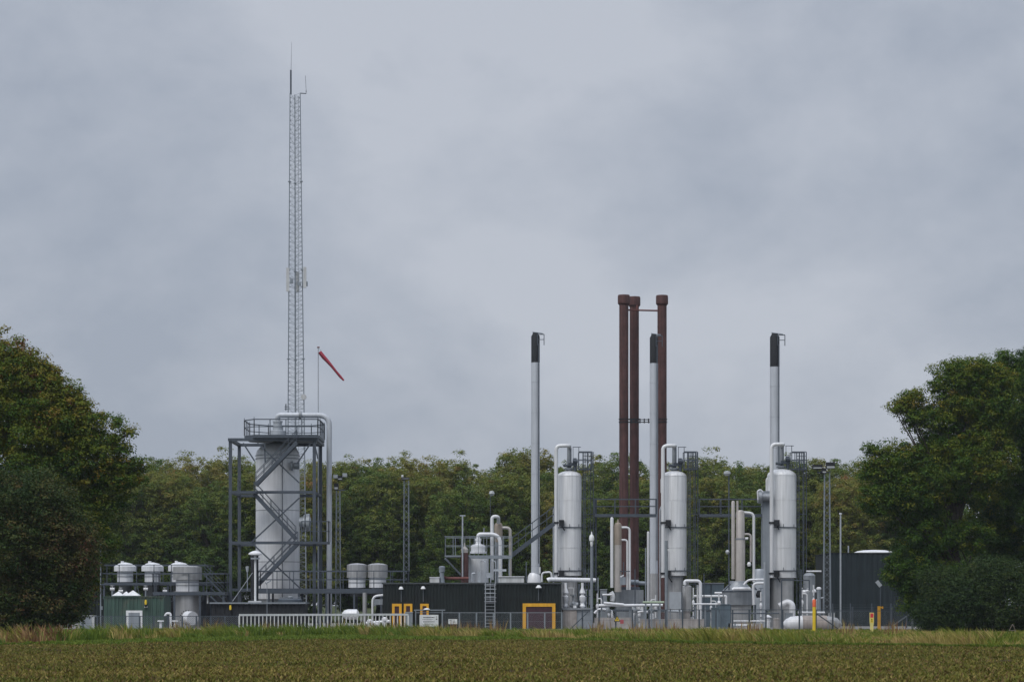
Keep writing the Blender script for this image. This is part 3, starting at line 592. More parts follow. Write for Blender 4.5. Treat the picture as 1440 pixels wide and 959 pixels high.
m = MB(); m.tube([p(420.5, 584, Yp), p(423.5, 584, Yp)], .42, 14); m.build('pipe_flange', 'steeld', pp)
m = MB(); m.cyl(p(421, 655, Yv_-1.8), p(413, 655, Yv_-1.8), .32, n=14); m.cyl(p(412, 655, Yv_-1.9), p(409, 655, Yv_-1.9), .45, n=16); m.build('side_nozzle', 'galv', t)
m = MB(); m.cyl(p(421, 734, Yv_-2), p(437, 734, Yv_-2), .45, n=18); m.cyl(p(427, 735, Yv_-2.0), p(429, 735, Yv_-2), .75, n=22); m.cyl(p(431, 734, Yv_-2), p(435.5, 734, Yv_-2), .8, n=22); m.build('manway', 'galvl', t)

# ------------------------------------------------------------------ raised platforms
def platform(name, lab, x0, x1, Y, ydeck, thick, railh, depth, gap=1.5, postx=(), mm='frame', rails=True):
    t = thing(name, lab, 'platform', (wx((x0+x1)/2, Y), Y, 0)); z = wz(ydeck, Y)
    m = MB(); m.box(wx(x0, Y), wx(x1, Y), Y, Y+depth, z-s(thick, Y), z); m.build('deck', mm, t)
    for x in postx:
        for Y_ in (Y+.15, Y+depth-.15): MB().beam((wx(x, Y), Y_, 0), (wx(x, Y), Y_, z-s(thick, Y)), .18).build('leg', mm, t)
    if rails:
        m = MB(); a, b = wx(x0, Y), wx(x1, Y); n = max(2, int((b-a)/gap))
        rail(m, (a, Y+.03, z), (b, Y+.03, z), railh, n, .028); rail(m, (a, Y+depth-.03, z), (b, Y+depth-.03, z), railh, n, .028)
        rail(m, (a, Y+.03, z), (a, Y+depth-.03, z), railh, 2, .028); rail(m, (b, Y+.03, z), (b, Y+depth-.03, z), railh, 2, .028)
        m.build('railing', mm, t)
    return t
platform('raised_platform', 'long dark steel walkway from the stair tower base to the two grey drums', 360, 573, 224, 827.5, 6.5, s(25, 224), 4, 1.5, (378, 420, 459, 498, 536, 570))
t = platform('raised_platform', 'dark steel platform around the three domed tanks at far left', 143, 290, 230, 819, 3.5, s(25, 230), 6, 1.6, (146, 190, 236, 286))
tb = MB(); tb.beam(p(150, 845, 230), p(286, 845, 230), .12)
tb.beam(p(192, 821, 229.8), p(198, 842, 229.8), .08); tb.beam(p(216, 815, 229.8), p(219, 842, 229.8), .08); tb.build('under_brace', 'frame', t)
t = platform('raised_platform', 'lower dark steel platform before the widest steel topped drum', 215, 316, 225.5, 832, 4.5, s(26, 225.5), 4, 1.6, (245, 281, 314))
m = MB()
for k, dy in enumerate((0, 1.0)):
    a = p(287, 800, 226+dy); b = p(318, 832, 226+dy)
    for h in (0, .35, .7, 1.05): m.beam(a+V((0, 0, h-.5)), b+V((0, 0, h-.5)), .05 if h else .16)
m.build('stair_flight', 'frame', t)
m = MB()
for k in range(2): a = p(296, 838, 225+k); b = p(330, 870, 225+k); m.beam(a, b, .12); m.beam(a+V((0, 0, .8)), b+V((0, 0, .8)), .05)
t = m.build('access_stairs', 'frame'); tag(t, 'short steel steps beside the lower left platform', 'stairs')
# domed tanks
def drum(name, lab, cat, x, Y, capw, bodyw, ytop, ycap0, ycap1, ybody, ybot, capm, grp, legm='steeld', lw=None, knob=True):
    cx = wx(x, Y); t = thing(name, lab, cat, (cx, Y, 0), grp); rc = s(capw/2, Y); rb = s(bodyw/2, Y); z = lambda y: wz(y, Y)
    m = MB(); m.lathe(cx, Y, [(rc*.96, z(ycap1)), (rc, z(ycap1)), (rc, z(ycap0)), (rc*.98, z(ycap0)), (rc*.6, z((ycap0+ytop*2)/3)), (.08, z(ytop))], 36); m.build('cap', capm, t)
    MB().lathe(cx, Y, [(rb, z(ybody)), (rb, z(ycap1)+.01)], 36).build('body', 'cladw', t)
    MB().lathe(cx, Y, [(rb+.03, z((ycap1+ybody)/2)-.04), (rb+.03, z((ycap1+ybody)/2)+.04)], 36).build('band', 'steeld', t)
    MB().lathe(cx, Y, [(s((lw or bodyw*.8)/2, Y), max(0, z(ybot))), (s((lw or bodyw*.8)/2, Y), z(ybody))], 30).build('lower_shell', legm, t)
    if knob: MB().lathe(cx-rc*.25, Y, [(.16, z(ytop)-.1), (.16, z(ytop)+.12)], 10).build('knob', 'white', t)
    return t
G = 'pale domed tanks on the left platform'
drum('domed_tank', 'leftmost small domed tank, nearest the left tree', 'tank', 176, 233, 31, 22, 790.5, 796, 803, 818, 845, 'cladw', G)
drum('domed_tank', 'middle one of the three small domed tanks on the left platform', 'tank', 214.5, 233, 31, 22, 790.5, 796, 803, 818, 845, 'cladw', G)
drum('domed_tank', 'small domed tank half hidden behind the wide steel topped drum', 'tank', 252, 234, 31, 22, 790, 795.5, 803, 818, 845, 'cladw', G)
t = drum('drum_vessel', 'wide drum with bare steel collar and bolted manhole at its foot', 'vessel', 263.5, 227, 41, 32, 795, 797, 815, 831, 890, 'steel', None, 'steel', 36, False)
m = MB(); m.cyl(p(264, 868, 224.6), p(271, 869, 223.9), .62, n=22); m.build('manhole', 'cladw', t)
m = MB()
for a in range(0, 360, 20): q = p(263.5, 868, 224.5)+V((0, 0, 0)); m.cyl(q+V((math.cos(math.radians(a))*.66, -.05, math.sin(math.radians(a))*.66)), q+V((math.cos(math.radians(a))*.66, -.16, math.sin(math.radians(a))*.66)), .05, n=6)
m.build('bolt', 'black', t)
G = 'pair of grey capped drums by the walkway end'
for x, lab in ((502, 'left one of the two grey capped drums above the walkway end'), (531, 'right one of the two grey capped drums above the walkway end')):
    drum('capped_drum', lab, 'tank', x, 227.5, 28.5, 24, 791.5, 794, 812, 826, 838, 'steel', G, 'steeld', None, False)

# ------------------------------------------------------------------ green container, boxes, dark sheds
Y = 212
t = thing('green_container', 'green corrugated equipment cabin with a white framed door', 'cabin', (wx(189, Y), Y, 0)); zt = wz(839.5, Y)
m = MB(); m.corr(wx(146, Y), wx(231, Y), Y, 0, zt, .32, .05); m.build('front_wall', 'green', t)
MB().box(wx(146, Y), wx(231, Y), Y+.07, Y+4, 0, zt-.02).build('box_body', 'green', t)
MB().box(wx(145, Y), wx(232, Y), Y-.12, Y+4.1, zt, zt+.09).build('roof', 'green', t)
m = MB(); a, b = wx(177.5, Y), wx(200.5, Y); z = wz(858, Y); m.box(a, a+.22, Y-.14, Y-.05, 0, z); m.box(b-.22, b, Y-.14, Y-.05, 0, z); m.box(a+.22, b-.22, Y-.14, Y-.05, z-.2, z); d_ = m.build('door_frame', 'white', t)
MB().box(a+.22, b-.22, Y-.12, Y-.04, 0, z-.2).build('door', 'grey', t)
def pyramid(x, yb, yt, w, Y, lab):
    cx = wx(x, Y); z0 = wz(yb+4, Y); z1 = wz(yb, Y); z2 = wz(yt, Y); h = s(w/2, Y); t = thing('roof_vent', lab, 'vent', (cx, Y+1.2, z0), 'white pyramid roof vents on the green cabin')
    MB().box(cx-h*.8, cx+h*.8, Y+1.2-h*.8, Y+1.2+h*.8, z0, z1).build('curb', 'white', t)
    MB().add([(cx-h, Y+1.2-h, z1), (cx+h, Y+1.2-h, z1), (cx+h, Y+1.2+h, z1), (cx-h, Y+1.2+h, z1), (cx, Y+1.2, z2)], [(0, 3, 2, 1), (0, 1, 4), (1, 2, 4), (2, 3, 4), (3, 0, 4)]).build('cap', 'white', t, smooth=False)
pyramid(163.5, 837, 831, 16, 212.6, 'leftmost white pyramid vent on the green cabin roof')
pyramid(174.5, 837, 831, 13, 214, 'middle white pyramid vent on the green cabin roof, half hidden')
pyramid(184, 837, 829.5, 20, 212, 'rightmost and largest white pyramid vent on the green cabin roof')
def beacon(x, y, Y, lab):
    t = thing('wall_beacon', lab, 'lamp', p(x, y+6, Y), 'small yellow wall beacons')
    q = p(x, y, Y); MB().lathe(q.x, Y, [(.09, q.z-.2), (.11, q.z), (.07, q.z+.22)], 12).build('lens', 'yellow', t); MB().lathe(q.x, Y, [(.1, q.z-.42), (.12, q.z-.2)], 10).build('base', 'black', t)
beacon(205, 846.5, 211.75, 'yellow beacon on the green cabin wall above its door')
m = MB(); m.pbox(203, 207, 851.5, 854, 211.75, .15); tag(m.build('warning_plate', 'white'), 'tiny white plate under the yellow beacon of the green cabin', 'sign')
Y = 216
t = thing('dark_cabin', 'green cabin with its shade put into the dark colour, left of the green corrugated cabin', 'cabin', (wx(131, Y), Y, 0))
MB().corr(wx(113, Y), wx(145, Y), Y, 0, wz(842, Y), .32, .05).build('front_wall', 'greend', t); MB().box(wx(113, Y), wx(145, Y), Y+.07, Y+4, 0, wz(842, Y)-.01).build('body', 'greend', t)  # darker green sheet: the cabin's shade is put into the colour
Y = 208
t = thing('cabinet', 'pale grey low cabinet by the fence under the left tree', 'cabinet', (wx(122, Y), Y, 0))
MB().pbox(112, 129, 866, 890, Y, 1).build('body', 'grey', t); MB().pbox(111, 132.5, 865, 867, Y-.05, 1.1).build('lid', 'offw', t); MB().pbox(129, 132.5, 867, 890, Y-.03, .2).build('corner_post', 'offw', t)
# black low shed behind the white gate
Y = 217
t = thing('black_shed', 'low black shed behind the left end of the white gate', 'shed', (wx(360, Y), Y, 0))
MB().corr(wx(297, Y), wx(428, Y), Y, 0, wz(849, Y), .4, .05).build('front_wall', 'black', t); MB().box(wx(297, Y), wx(428, Y), Y+.07, Y+3.5, 0, wz(849, Y)-.01).build('body', 'black', t)
MB().box(wx(295, Y), wx(430, Y), Y-.3, Y+3.8, wz(848.6, Y), wz(846.5, Y)).build('roof', 'galv', t)
beacon(324, 854, 216.75, 'yellow beacon on the front of the low black shed')
# fan unit on its roof
t = thing('fan_cooler', 'flat dark fan cooler with thin blades on the black shed roof', 'cooler', (wx(410, 219), 219, wz(846.5, Y)))
MB().lathe(wx(408, 219), 219, [(s(17, 219), wz(846, 219)), (s(17, 219), wz(843, 219)), (s(15, 219), wz(841, 219))], 28).build('casing', 'frame', t)
m = MB()
for a in range(0, 180, 30): c_, s_ = math.cos(math.radians(a)), math.sin(math.radians(a)); q = p(408, 839.8, 219); m.beam(q+V((c_, s_, 0))*.95, q-V((c_, s_, 0))*.95, .1, .04)
m.build('fan_guard', 'galv', t)
m = MB(); m.lathe(wx(408, 219), 219, [(.25, wz(841, 219)), (.25, wz(838.5, 219)), (.1, wz(838, 219))], 12); m.build('hub', 'galvl', t)
# mushroom vent pipe and black flue
Y = 218.5
t = thing('mushroom_vent', 'slim white pole with a wide mushroom cap before the stair tower', 'vent', (wx(359, Y), Y, wz(846.5, Y)))
MB().cyl(p(359, 845, Y), p(359, 780, Y), .1).build('pole', 'white', t)
MB().lathe(wx(359, Y), Y, [(.25, wz(781, Y)), (.62, wz(779.5, Y)), (.6, wz(777.5, Y)), (.3, wz(775, Y)), (.06, wz(774, Y))], 28).build('cap', 'white', t)
MB().lathe(wx(359, Y), Y, [(.42, wz(786, Y)), (.42, wz(784, Y))], 16).build('collar', 'galvl', t)
MB().pbox(349, 367, 844.5, 847, Y-.3, .6).build('base_plate', 'offw', t)
m = MB(); m.beam(p(355, 805, Y), p(327, 845, Y), .05); m.build('stay_wire', 'galvl', t)
t = MB().cyl(p(358, 846, 220), p(358, 778, 220), s(5.5, 220), n=20).build('black_flue', 'black'); tag(t, 'thick black flue right behind the mushroom capped pole', 'chimney')
t = thing('siren', 'small grey horn siren left of the black flue', 'siren', p(348, 830, 220)); MB().cyl(p(348, 830, 220), p(348, 803, 220), .06).build('pole', 'galv', t); MB().lathe(wx(348, 220), 220, [(.1, wz(804, 220)), (.17, wz(798, 220)), (.17, wz(796.5, 220)), (.05, wz(796, 220))], 14).build('horn', 'galvl', t)
# white gate
t = thing('barred_gate', 'long white barred sliding gate above the verge grass', 'gate', (wx(455, 190), 190, 0))
A = V((wx(336.5, 186), 186, 0)); B = V((wx(574, 195), 195, 0)); zt = 1.36
MB().beam(A+V((0, 0, zt)), B+V((0, 0, zt)), .09, .16).build('top_rail', 'white', t); MB().beam(A+V((0, 0, .12)), B+V((0, 0, .12)), .09, .12).build('bottom_rail', 'white', t)
for i in range(46): q = A.lerp(B, i/45); MB().beam(q+V((0, 0, .18)), q+V((0, 0, zt-.08)), .11 if i in (0, 45) else .07).build('bar', 'white', t)

# ------------------------------------------------------------------ dark green building with its doors and roof gear
Y = 215.0
t = thing('green_building', 'long low dark green corrugated building in the middle', 'building', (wx(664, Y), Y, 0)); zt = wz(821, Y)
MB().corr(wx(538.5, Y), wx(789.5, Y), Y, 0, zt, .28, .05).build('front_wall', 'greend', t)
MB().box(wx(538.5, Y), wx(789.5, Y), Y+.07, Y+17, 0, zt-.02).build('wall_shell', 'greend', t)
MB().box(wx(537, Y), wx(790.5, Y), Y-.15, Y+17.1, zt, zt+.14).build('roof', 'roofd', t)
def odoor(x0, x1, yt, fw, lab, w2='maroon'):
    t = thing('orange_doorway', lab, 'door', (wx((x0+x1)/2, Y), Y, 0)); a, b, z = wx(x0, Y), wx(x1, Y), wz(yt, Y); w = s(fw, Y)
    MB().box(a, a+w, Y-.22, Y-.06, 0, z).build('jamb', 'orange', t); MB().box(b-w, b, Y-.22, Y-.06, 0, z).build('jamb', 'orange', t)
    MB().box(a+w, b-w, Y-.22, Y-.06, z-w, z).build('lintel', 'orange', t)
    MB().box(a+w, b-w, Y-.14, Y-.055, 0, z-w).build('door_leaf', w2, t)
odoor(735, 781, 848, 4.6, 'large doorway with orange frame and maroon doors')
odoor(551.5, 565, 848.5, 3.6, 'leftmost narrow orange framed door near the white gate end')
odoor(568, 580, 848.5, 3.2, 'second narrow orange framed door from the left')
odoor(591, 603, 848.5, 3.2, 'narrow orange framed door above the white sign')
def spot(x, y, lab, sc=1.0):
    q = p(x, y, Y-.35); t = thing('wall_floodlight', lab, 'lamp', q, 'small white floodlights on the dark green wall')
    m = MB(); m.lathe(q.x, q.y, [(.1, q.z+.16), (.2*sc, q.z), (.22*sc, q.z-.08)], 12); m.build('lamp_head', 'white', t); MB().beam(q+V((0, .1, .1)), q+V((0, .3, .1)), .06).build('arm', 'galv', t)
    MB().beam(q+V((-.0, .26, -.1)), q+V((0, .26, -1.2)), .03).build('cable', 'galv', t)
spot(564, 827, 'white floodlight above the leftmost orange door'); spot(595, 826.5, 'white floodlight above the orange door over the white sign'); spot(757.5, 825, 'white floodlight above the large orange doorway', 1.2)
# wall ladder with cage
t = thing('wall_ladder', 'caged access ladder on the front of the dark green building', 'ladder', (wx(690, Y-.5), Y-.5, 0))
m = MB(); ladder(m, wx(682.5, Y), wx(696, Y), Y-.45, 0, wz(820, Y), .035, .3); m.build('ladder', 'galvl', t)
m = MB()
for y in (822, 828, 834, 840, 845.5): m.tube([(wx(681.5, Y), Y-.45, wz(y, Y)), (wx(683, Y), Y-1.0, wz(y, Y)), (wx(689.5, Y), Y-1.25, wz(y, Y)), (wx(696, Y), Y-1.0, wz(y, Y)), (wx(697.5, Y), Y-.45, wz(y, Y))], .035, 6)
for x in (683, 689.5, 696): m.beam((wx(x, Y), Y-1.1, wz(846, Y)), (wx(x, Y), Y-1.1, wz(820, Y)), .045)
m.build('safety_cage', 'galvl', t)
m = MB()
for x0, x1 in ((676, 682.5), (690, 697)): m.tube([(wx(x0, Y), Y+.9, wz(820, Y)), (wx(x0, Y), Y+.9, wz(788, Y)), (wx(x0, Y)+.1, Y+.5, wz(788, Y)), (wx(x1, Y), Y-.4, wz(789, Y)), (wx(x1, Y), Y-.4, wz(820, Y))], .035, 8, .25)
m.build('grab_hoop', 'galvl', t)
# roof gear (stands on the roof at zt+.14)
zr = zt+.14; Y = 220
def onroof(x, Y): return (wx(x, Y), Y, zr)
t = thing('roof_cowl', 'blue grey cowl vent near the left end of the dark green roof', 'vent', onroof(622, 218))
cx = wx(621.5, 218); MB().lathe(cx, 218, [(.28, zr), (.2, zr+.5), (.2, wz(805, 218)), (.27, wz(804, 218)), (.29, wz(797, 218)), (.22, wz(796, 218)), (.05, wz(795.5, 218))], 16).build('cowl', 'galv', t)
t = thing('roof_box', 'small flat white box on the roof left of the cowl vent', 'box', onroof(611, 218)); MB().box(wx(604.5, 218), wx(618, 218), 217.5, 218.5, zr, wz(812, 218)).build('body', 'offw', t); MB().box(wx(604, 218), wx(618.5, 218), 217.45, 218.55, wz(812, 218), wz(811, 218)).build('lid', 'white', t)
t = MB().tube([p(624, 811, 218.6), p(628, 813, 218.6), p(659, 813, 218.6)], s(2.2, 218), 12, .3).build('roof_pipe', 'rust'); tag(t, 'red brown pipe lying along the roof right of the cowl vent', 'pipe')
t = thing('brown_flue', 'short thick red brown flue with pale steel collar beside the drum', 'chimney', onroof(653.5, 219.5)); cx = wx(653.5, 219.5)
MB().lathe(cx, 219.5, [(s(5.4, 219), zr), (s(5.4, 219), wz(777, 219.5))], 22).build('flue', 'brown', t); MB().lathe(cx, 219.5, [(s(5, 219), wz(777, 219.5)), (s(5.2, 219), wz(772, 219.5)), (s(3, 219), wz(770, 219.5)), (.08, wz(768, 219.5)), (.05, wz(763, 219.5))], 22).build('collar', 'tanlite', t)
t = MB().cyl(p(650.5, 812, 219), p(650.5, 725, 219), .07).tube([p(646.5, 725, 219), p(654.5, 725, 219)], .05, 8).build('vent_pole', 'galvl'); tag(t, 'thin pale T-topped pole rising left of the roof drum', 'pole')
# drum with arched pipe
Y = 222; cx = wx(672.5, Y)
t = thing('roof_drum', 'white insulated drum under the railed platform on the dark green roof', 'vessel', (cx, Y, zr), )
MB().lathe(cx, Y, [(s(14.5, Y), zr-.1), (s(14.5, Y), wz(782, Y))], 32).build('body', 'cladw', t); MB().lathe(cx, Y, [(s(12, Y), wz(778, Y)), (s(12, Y), wz(775, Y)), (s(10, Y), wz(775, Y)), (s(10.5, Y), wz(768, Y)), (s(9, Y), wz(766, Y)), (s(4, Y), wz(765, Y)), (s(3.6, Y), wz(761, Y)), (s(4.5, Y), wz(760, Y)), (s(4.5, Y), wz(757, Y))], 32).build('head', 'cladw', t)
MB().lathe(cx, Y, [(s(14.6, Y), wz(783.5, Y)), (s(14.6, Y), wz(781.5, Y))], 32).build('flange', 'steeld', t)
MB().tube([p(672.5, 758, Y), p(672.5, 751, Y), p(703.5, 751, Y), p(703.5, 812, Y)], s(2.7, Y), 14, .9).build('arched_pipe', 'cladw', t)
MB().tube([p(680.5, 752, Y), p(680.5, 742, Y)], .06, 8).build('vent', 'steeld', t)
def platrail(lab):
    Y = 221; t = thing('roof_platform', lab, 'platform', (wx(672, Y), Y, zr)); z = wz(781, Y)
    MB().box(wx(626, Y), wx(661, Y), Y-1.6, Y+2.8, z-.14, z).box(wx(661, Y), wx(720, Y), Y-1.6, Y-1.05, z-.3, z).build('deck', 'galv', t)
    m = MB(); rail(m, (wx(626, Y), Y-1.55, z), (wx(720, Y), Y-1.55, z), 1.7, 8, .021); rail(m, (wx(626, Y), Y+2.7, z), (wx(720, Y), Y+2.7, z), 1.7, 7, .021); rail(m, (wx(626, Y), Y-1.55, z), (wx(626, Y), Y+2.7, z), 1.7, 2, .021); m.build('railing', 'galv', t)
    m = MB(); m.beam(p(626, 785, Y-1.5), p(648, 808, Y-.5), .14)
    for x in (700, 716, 690): m.beam(p(x, 781, Y-1.5), p(x, 818, Y-1.5), .1)
    m.build('leg', 'galv', t)
platrail('railed grey platform around the drum on the dark green roof')
Y = 224
t = thing('slim_vessel', 'slim tan topped vessel right of the arched pipes on the roof', 'vessel', onroof(701, Y)); cx = wx(701, Y)
MB().lathe(cx, Y, [(s(5.8, Y), wz(762, Y)), (s(5.8, Y), wz(738, Y)), (s(4.5, Y), wz(735.5, Y)), (.1, wz(734.5, Y))], 24).build('upper_shell', 'tan', t); MB().lathe(cx, Y, [(s(5.6, Y), zr), (s(5.6, Y), wz(762, Y))], 24).build('lower_shell', 'steeld', t)
t = MB().tube([p(692, 815, 222.8), p(692, 726, 222.8), p(701, 726, 222.8), p(701, 735, 223.4)], s(2.5, 223), 14, .7).build('riser_pipe', 'clad'); tag(t, 'tallest hooked pipe on the roof, curving over to the tan vessel', 'pipe')
t = MB().tube([p(705, 742, 224), p(717.5, 742, 224), p(717.5, 814, 224)], s(2.2, 223), 14, .5).build('side_pipe', 'tanlite'); tag(t, 'pale pipe bending down right of the tan topped roof vessel', 'pipe')
t = thing('roof_duct', 'flat white duct box on the roof right of the ladder', 'duct', onroof(719, 218)); MB().box(wx(701, 218), wx(737, 218), 217.5, 219, zr, wz(811, 218)).build('body', 'offw', t); MB().box(wx(700.5, 218), wx(737.5, 218), 217.4, 219.1, wz(811, 218), wz(810, 218)).build('lid', 'white', t)
m = MB(); m.box(wx(663, 217.5), wx(713, 217.5), 217.3, 219.3, zr-.03, zr+.03); m.tube([p(664, 818, 217.5), p(664, 806, 217.5), p(668, 806, 217.5)], .08, 8, .1); m.pbox(672, 676, 804, 818, 217.6, .4); m.pbox(684, 692, 805, 812, 218, .5); m.pbox(694, 712, 800, 803, 219, .3)
t = m.build('roof_instruments', 'galvl'); tag(t, 'cluster of small pale instrument boxes at the top of the wall ladder', 'instruments')
# stairs up to the first column
t = thing('access_stairs', 'long dark stair climbing right from the roof platform to the first column', 'stairs', p(718, 782, 224))
a = p(719, 781, 224); b = p(779, 736, 224); m = MB()
for d in (0, .8): m.beam(a+V((0, d, 0)), b+V((0, d, 0)), .08, .38)
for i in range(16): q = a.lerp(b, (i+.5)/16); m.box(q.x-.14, q.x+.14, 224, 224.8, q.z-.02, q.z+.02)
m.build('flight', 'frame', t); m = MB()
for d in (0, .8):
    for h in (.9, 1.6): m.beam(a+V((0, d, h)), b+V((0, d, h)), .07)
    for i in range(7): q = a.lerp(b, i/6)+V((0, d, 0)); m.beam(q, q+V((0, 0, 1.6)), .045)
m.build('handrail', 'frame', t)
# long white pipe on the roof's right end
t = MB().tube([p(770, 816, 219), p(773, 814.5, 219), p(836, 815.5, 219), p(838, 815.5, 219)], s(3.6, 219), 16, .1, r2=s(2.6, 219)).build('insulated_pipe', 'cladw'); tag(t, 'thick white insulated pipe from the roof end to the camera pole', 'pipe')
t = MB().tube([p(762, 818, 221), p(762, 805, 221), p(775, 804, 221), p(776, 812, 221)], s(1.4, 220), 10, .3).tube([p(759, 806, 221), p(759, 797, 221)], .08, 8).build('bypass_pipe', 'clad'); tag(t, 'small bent pipe between the leftmost grey stack and the thick white pipe', 'pipe')

# ------------------------------------------------------------------ walkways between columns
for x0, x1, lab in ((836, 923, 'steel walkway bridge between the first and middle columns'), (984, 1074, 'steel walkway bridge between the middle and right columns')):
    Y = 233; t = thing('walkway_bridge', lab, 'walkway', p(x0, 726, Y), 'steel walkway bridges between the columns'); z = wz(722.5, Y)
    MB().box(wx(x0, Y), wx(x1, Y), Y, Y+1.1, z-s(4, Y), z).build('deck', 'frame', t)
    m = MB(); n = 3
    for d in (0, 1.07): rail(m, (wx(x0, Y), Y+d, z), (wx(x1, Y), Y+d, z), s(21, Y), n, .025)
    m.build('railing', 'frame', t)
t = MB().beam((wx(838, 234), 234.5, wz(830, 234)), (wx(838, 234), 234.5, wz(700, 234)), .2).build('bridge_post', 'frame'); tag(t, 'dark post carrying the left end of the first walkway bridge', 'post')

# ------------------------------------------------------------------ poles and lamps
def pole(name, lab, cat, x, Y, yt, w, mt, z0=0):
    t = thing(name, lab, cat, (wx(x, Y), Y, z0)); MB().cyl((wx(x, Y), Y, z0), p(x, yt, Y), s(w/2, Y)).build('pole', mt, t); return t
t = pole('camera_pole', 'grey pole with a white dome camera before the first column', 'camera', 832, 208, 768, 4, 'galv')
cx = wx(832, 208); MB().lathe(cx, 208, [(.08, wz(768, 208)), (.13, wz(764, 208)), (.13, wz(761, 208)), (.2, wz(760, 208)), (.22, wz(756, 208)), (.17, wz(753, 208)), (.06, wz(751, 208)), (.03, wz(747, 208))], 18).build('camera_dome', 'white', t)
t = pole('camera_pole', 'tall grey post with a white box camera before the middle column', 'camera', 937, 206, 760, 4.4, 'galv')
MB().beam(p(938, 772.5, 206), p(949, 774, 206), .17).build('camera_body', 'white', t); MB().beam(p(936, 771, 206), p(940, 771, 206), .1).build('bracket', 'black', t)
t = pole('lamp_post', 'thin pole with round lamp left of the right column', 'lamp', 1025, 222, 668, 1.8, 'frame')
MB().lathe(wx(1022.5, 222), 222, [(.2, wz(669, 222)), (.33, wz(666, 222)), (.3, wz(663, 222)), (.08, wz(662, 222))], 16).build('lamp_head', 'glass', t); MB().beam(p(1022, 668, 222), p(1025.5, 668, 222), .07).build('arm', 'frame', t)
MB().lathe(wx(1023, 221.7), 221.7, [(.1, wz(779, 222)), (.2, wz(776, 222)), (.1, wz(773, 222))], 12).build('lower_lamp', 'glass', t)
t = pole('lamp_post', 'thin pole with round lamp above the dark green building', 'lamp', 689.5, 226, 696, .9, 'frame', zr)
MB().lathe(wx(691.5, 226), 226, [(.1, wz(697.5, 226)), (.27, wz(694, 226)), (.2, wz(690.5, 226)), (.05, wz(690, 226))], 16).build('lamp_head', 'glass', t)
t = pole('pale_pole', 'tall thin pale pole with a small cap before the dark tank house', 'pole', 1182, 232, 723, 2.4, 'galvl'); MB().lathe(wx(1182, 232), 232, [(.13, wz(723, 232)), (.13, wz(721, 232))], 12).build('cap', 'white', t)
t = pole('grey_pole', 'thin grey pole with a small box rising through the left platform', 'pole', 141.5, 209, 765, 1.7, 'galv'); MB().pbox(140.5, 144, 852, 857, 208.8, .2).build('junction_box', 'galv', t)
t = pole('grey_pole', 'short thin pole with a bent head before the fan cooler', 'pole', 375.5, 214, 822, .9, 'galv'); MB().tube([p(375.5, 822, 214), p(373, 818.5, 214)], .05, 6).tube([p(375, 819.5, 214), p(381, 816, 214)], .05, 6).build('head', 'galv', t)
t = pole('camera_pole', 'small pole with a tilted pale camera before the dark tank house', 'camera', 1238, 214, 824, .9, 'frame'); MB().beam(p(1233, 817, 214), p(1238.5, 824, 214), .28, .3).build('camera_body', 'galvl', t)
def lmast(x, Y, yt, w, lab, heads, wt=None):
    t = thing('floodlight_mast', lab, 'mast', (wx(x, Y), Y, 0), 'lattice floodlight masts'); wt = wt or w; zt = wz(yt, Y); cx = wx(x, Y)
    def lg(f): ww = s(w+(wt-w)*f, Y)/2; return [V((cx-ww, Y-ww, zt*f)), V((cx+ww, Y-ww, zt*f)), V((cx+ww, Y+ww, zt*f)), V((cx-ww, Y+ww, zt*f))]
    for i in range(4): MB().beam(lg(0)[i], lg(1)[i], .055).build('leg', 'galv', t)
    m = MB(); nb = int(zt/.55)
    for k in range(nb):
        a, b = lg(k/nb), lg((k+1)/nb)
        for i in range(4): j = (i+1) % 4; m.beam(a[i] if k % 2 else a[j], b[j] if k % 2 else b[i], .024)
    m.build('bracing', 'galv', t)
    for hx, hy, hw, hh, mt in heads:
        q = p(hx, hy, Y); m = MB(); m.box(q.x-s(hw/2, Y), q.x+s(hw/2, Y), Y-.35, Y+.25, q.z-s(hh/2, Y), q.z+s(hh/2, Y)); h_ = m.build('floodlight', mt, t)
        MB().box(q.x-s(hw/2, Y)+.04, q.x+s(hw/2, Y)-.04, Y-.38, Y-.352, q.z-s(hh/2, Y)+.04, q.z-s(hh/8, Y)).build('lens', 'glass', h_)
    m = MB(); xs = [h[0] for h in heads]; m.beam(p(min(xs), yt-1, Y), p(max(xs)+.1, yt-1, Y), .1); m.build('crossarm', 'frame', t)
    return t
lmast(1163, 222, 665, 10, 'lattice mast with twin black floodlights right of the widest column', [(1149, 656.5, 13, 6, 'black'), (1167.5, 654.5, 12, 9, 'black'), (1158.5, 662, 6, 7, 'black')], 7)
lmast(475.5, 232, 690, 7, 'lattice mast with several small floodlights right of the stair tower', [(472, 670, 6, 5, 'galvl'), (478.5, 672, 6, 6, 'black'), (485, 668, 6, 5, 'galvl'), (473, 684, 6, 9, 'black')], 5)
lmast(571.5, 240, 676, 8, 'slim lattice mast left of the cowl vent with one dark lamp', [(570, 672.5, 11, 3, 'black'), (566, 669.5, 2.5, 3.5, 'white')], 6.5)

